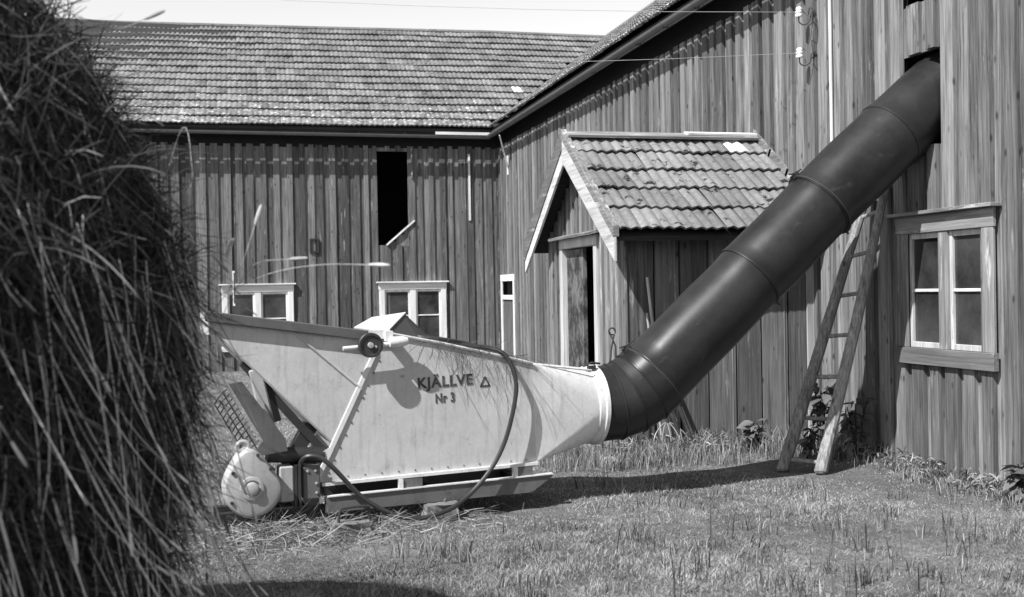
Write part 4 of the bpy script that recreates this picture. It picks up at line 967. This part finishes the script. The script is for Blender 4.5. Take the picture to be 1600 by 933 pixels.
D0 = dv*rng.normal(.12, .14, n_)[:, None]+tv*rng.normal(.12, .55, n_)[:, None]+np.array([0, 0, -1])*rng.uniform(.5, 1.5, n_)[:, None]
L_ = rng.uniform(.08, .42, n_); L_ = np.minimum(L_, P0[:, 2]*.9+.1)
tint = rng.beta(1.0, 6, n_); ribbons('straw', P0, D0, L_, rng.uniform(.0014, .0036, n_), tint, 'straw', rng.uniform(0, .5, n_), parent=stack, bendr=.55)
n_ = 26000          # short broken and matted stems lying every way
P0, dv, tv, z = hay_pts(n_, .8, .1, 2.68); P0 += dv*rng.uniform(-.05, .035, n_)[:, None]
a_ = rng.uniform(0, 6.283, n_); D0 = tv*np.cos(a_)[:, None]+np.array([0, 0, 1])*np.sin(a_)[:, None]*1.2+dv*rng.normal(.1, .25, n_)[:, None]
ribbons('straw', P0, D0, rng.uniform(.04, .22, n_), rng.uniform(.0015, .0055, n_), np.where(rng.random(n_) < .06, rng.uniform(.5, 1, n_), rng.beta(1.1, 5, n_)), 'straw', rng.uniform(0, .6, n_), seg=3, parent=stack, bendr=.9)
n_ = 1500
P0, dv, tv, z = hay_pts(n_, 1.0, .3, 2.7)
D0 = dv*rng.uniform(.0, .5, n_)[:, None]+tv*rng.normal(.3, .6, n_)[:, None]+np.array([0, 0, 1])*rng.normal(-.4, .6, n_)[:, None]
ribbons('straw', P0, D0, rng.uniform(.1, .38, n_), rng.uniform(.002, .0045, n_), rng.uniform(.2, 1, n_), 'straw', rng.uniform(.3, 1.6, n_), seg=6, parent=stack, bendr=.5)
# single long stalks with seed heads
def stalk_mesh(k):
    m_ = MB(); random.seed(50+k); L0_ = random.uniform(.5, .85); bx, by = random.uniform(-.3, .3), random.uniform(-.2, .2)
    pts = smooth_path([(0, 0, 0), (bx*L0_*.2, by*L0_*.1, -L0_*.35), (bx*L0_*.5+random.uniform(-.03, .03), by*L0_*.4, -L0_*.7), (bx*L0_, by*L0_, -L0_)], 4)
    m_.tube(pts, .0017, 5); e_ = pts[-1]; d = (pts[-1]-pts[-2]).normalized()
    if k % 2 == 0: m_.tube([e_, e_+d*.012, e_+d*.05, e_+d*.08, e_+d*.09], [.002, .0045, .0055, .004, .001], 7)
    me = mesh('stalk', m_.V, m_.F, True); me.materials.append(M['stalk_dull']); return me
SM = [stalk_mesh(k) for k in range(8)]; SM2 = [m_.copy() for m_ in SM]
for m_ in SM2: m_.materials[0] = M['sunlit_stalk']; random.seed(99)
for k in range(110):
    ca = math.radians(random.triangular(-50, 28, 5)); a = ca-TH; z = random.uniform(.75, 2.4); r_ = float(hr(z))+random.uniform(.0, .05)
    o = put('stalk', SM[k % 8], stack); o.location = (HC[0]+math.cos(a)*r_, HC[1]+math.sin(a)*r_, z)
    out = random.uniform(.0, .35) if k % 6 else random.uniform(.5, 1.1)
    d = Vector((math.cos(a)*out+random.uniform(-.4, .4), math.sin(a)*out+random.uniform(-.4, .4), -1)).normalized()
    o.rotation_euler = (-d).to_track_quat('Z', 'Y').to_euler(); s_ = random.uniform(.6, 1.05) if k % 6 else random.uniform(.3, .5); o.scale = (s_, s_, s_)
    if o.location.z+d.z*.8*s_ < 0: o.location.z = .85*s_
for k in range(140):          # broken stalks low on the right flank, sunlight put into their colour
    ca = math.radians(random.uniform(-32, 24)); a = ca-TH; z = random.uniform(.75, 1.75); r_ = float(hr(z))+random.uniform(.02, .07)
    o = put('stalk', SM2[k % 8], stack); o.location = (HC[0]+math.cos(a)*r_, HC[1]+math.sin(a)*r_, z)
    d = Vector((math.cos(a)*random.uniform(.0, .3)-math.sin(a)*random.uniform(-.2, .5), math.sin(a)*.1+math.cos(a)*random.uniform(-.2, .5), -1)).normalized()
    o.rotation_euler = (-d).to_track_quat('Z', 'Y').to_euler(); s_ = random.uniform(.35, .95); o.scale = (s_*1.2, s_*1.2, s_)
for P_ in ([(-.111, 3.896, 1.485), (.105, 3.688, 1.571), (.262, 3.545, 1.595), (.408, 3.456, 1.591)], [(-.106, 3.946, 1.373), (.001, 3.817, 1.527), (.065, 3.749, 1.607), (.171, 3.671, 1.618)],
           [(-.152, 3.958, 1.463), (-.083, 3.838, 1.55), (-.053, 3.728, 1.58), (-.032, 3.723, 1.628)], [(-.131, 3.952, 1.418), (-.052, 3.83, 1.484), (.013, 3.711, 1.59), (.063, 3.699, 1.733)],
           [(-.548, 3.446, 2.381), (-.44, 3.418, 2.332), (-.341, 3.496, 2.317), (-.256, 3.475, 2.344)], [(-.289, 3.892, 1.794), (-.163, 3.759, 2.059), (-.131, 3.647, 1.909), (-.136, 3.647, 1.857)]):
    q_ = Vector(P_[0]); hd_ = (Vector((HC[0], HC[1], q_.z+.05))-q_).normalized(); P_ = [q_+hd_*.55-Vector((0, 0, .12)), q_+hd_*.25-Vector((0, 0, .04))]+list(P_)
    pts = smooth_path(P_, 6); e_ = pts[-1]; d = (pts[-1]-pts[-2]).normalized(); m_ = MB().tube(pts, .0013, 5)
    m_.tube([e_, e_+d*.012, e_+d*.04, e_+d*.065, e_+d*.072], [.003, .006, .0068, .005, .001], 7); m_.build('seed_stalk', M['tool_wood'], stack, smooth=True)
# loose straw on the ground round the motor, and wisps on the blower
n_ = 5200
gx = rng.normal(.25, .55, n_); gy = 6.95+rng.normal(0, .26, n_)+.05*gx; k = (gx < 1.9) & (gx > -1.6) & (gy < 7.55); gx, gy = gx[k], gy[k]
mound = .10*np.exp(-((gx-.15)/.4)**2-((gy-6.85)/.22)**2)
gh = np.array([gz(a, b) for a, b in zip(gx, gy)])+mound*rng.random(len(gx))+.015
n_ = len(gx); a = rng.uniform(0, 6.283, n_); D0 = np.stack([np.cos(a), np.sin(a), rng.normal(.1, .35, n_)], 1)
ls = ribbons('loose_straw', np.stack([gx, gy, gh], 1), D0, rng.uniform(.05, .28, n_), rng.uniform(.002, .006, n_), rng.uniform(.0, 1, n_), 'loose', rng.uniform(.1, .5, n_), bendr=.3)
tag(ls, 'loose straw scattered round the motor and the blocks under the blower', 'straw')
n_ = 650; uu = rng.uniform(-.75, -.05, n_); vv = rng.uniform(-.02, .25, n_); zz = 1.24-(uu+1.035)*.2153+.01
pw = np.array([Mb @ Vector((a, b, c)) for a, b, c in zip(uu, vv, zz)]); a = rng.uniform(0, 6.283, n_)
D0 = np.stack([np.cos(a)*.8, -np.abs(np.sin(a))*.7, rng.uniform(-.3, .3, n_)], 1)
ws_ = ribbons('straw_wisps', pw, D0, rng.uniform(.05, .26, n_), rng.uniform(.0012, .0028, n_), rng.uniform(0, .7, n_), 'straw', rng.uniform(.2, 2.2, n_), seg=6, bendr=.7)
tag(ws_, 'wisps of straw lying on and hanging over the top edge of the blower', 'straw')
for o in bpy.data.objects:
    if o.type == 'EMPTY' and o.parent is None and 'label' not in o: print('unlabelled', o.name)
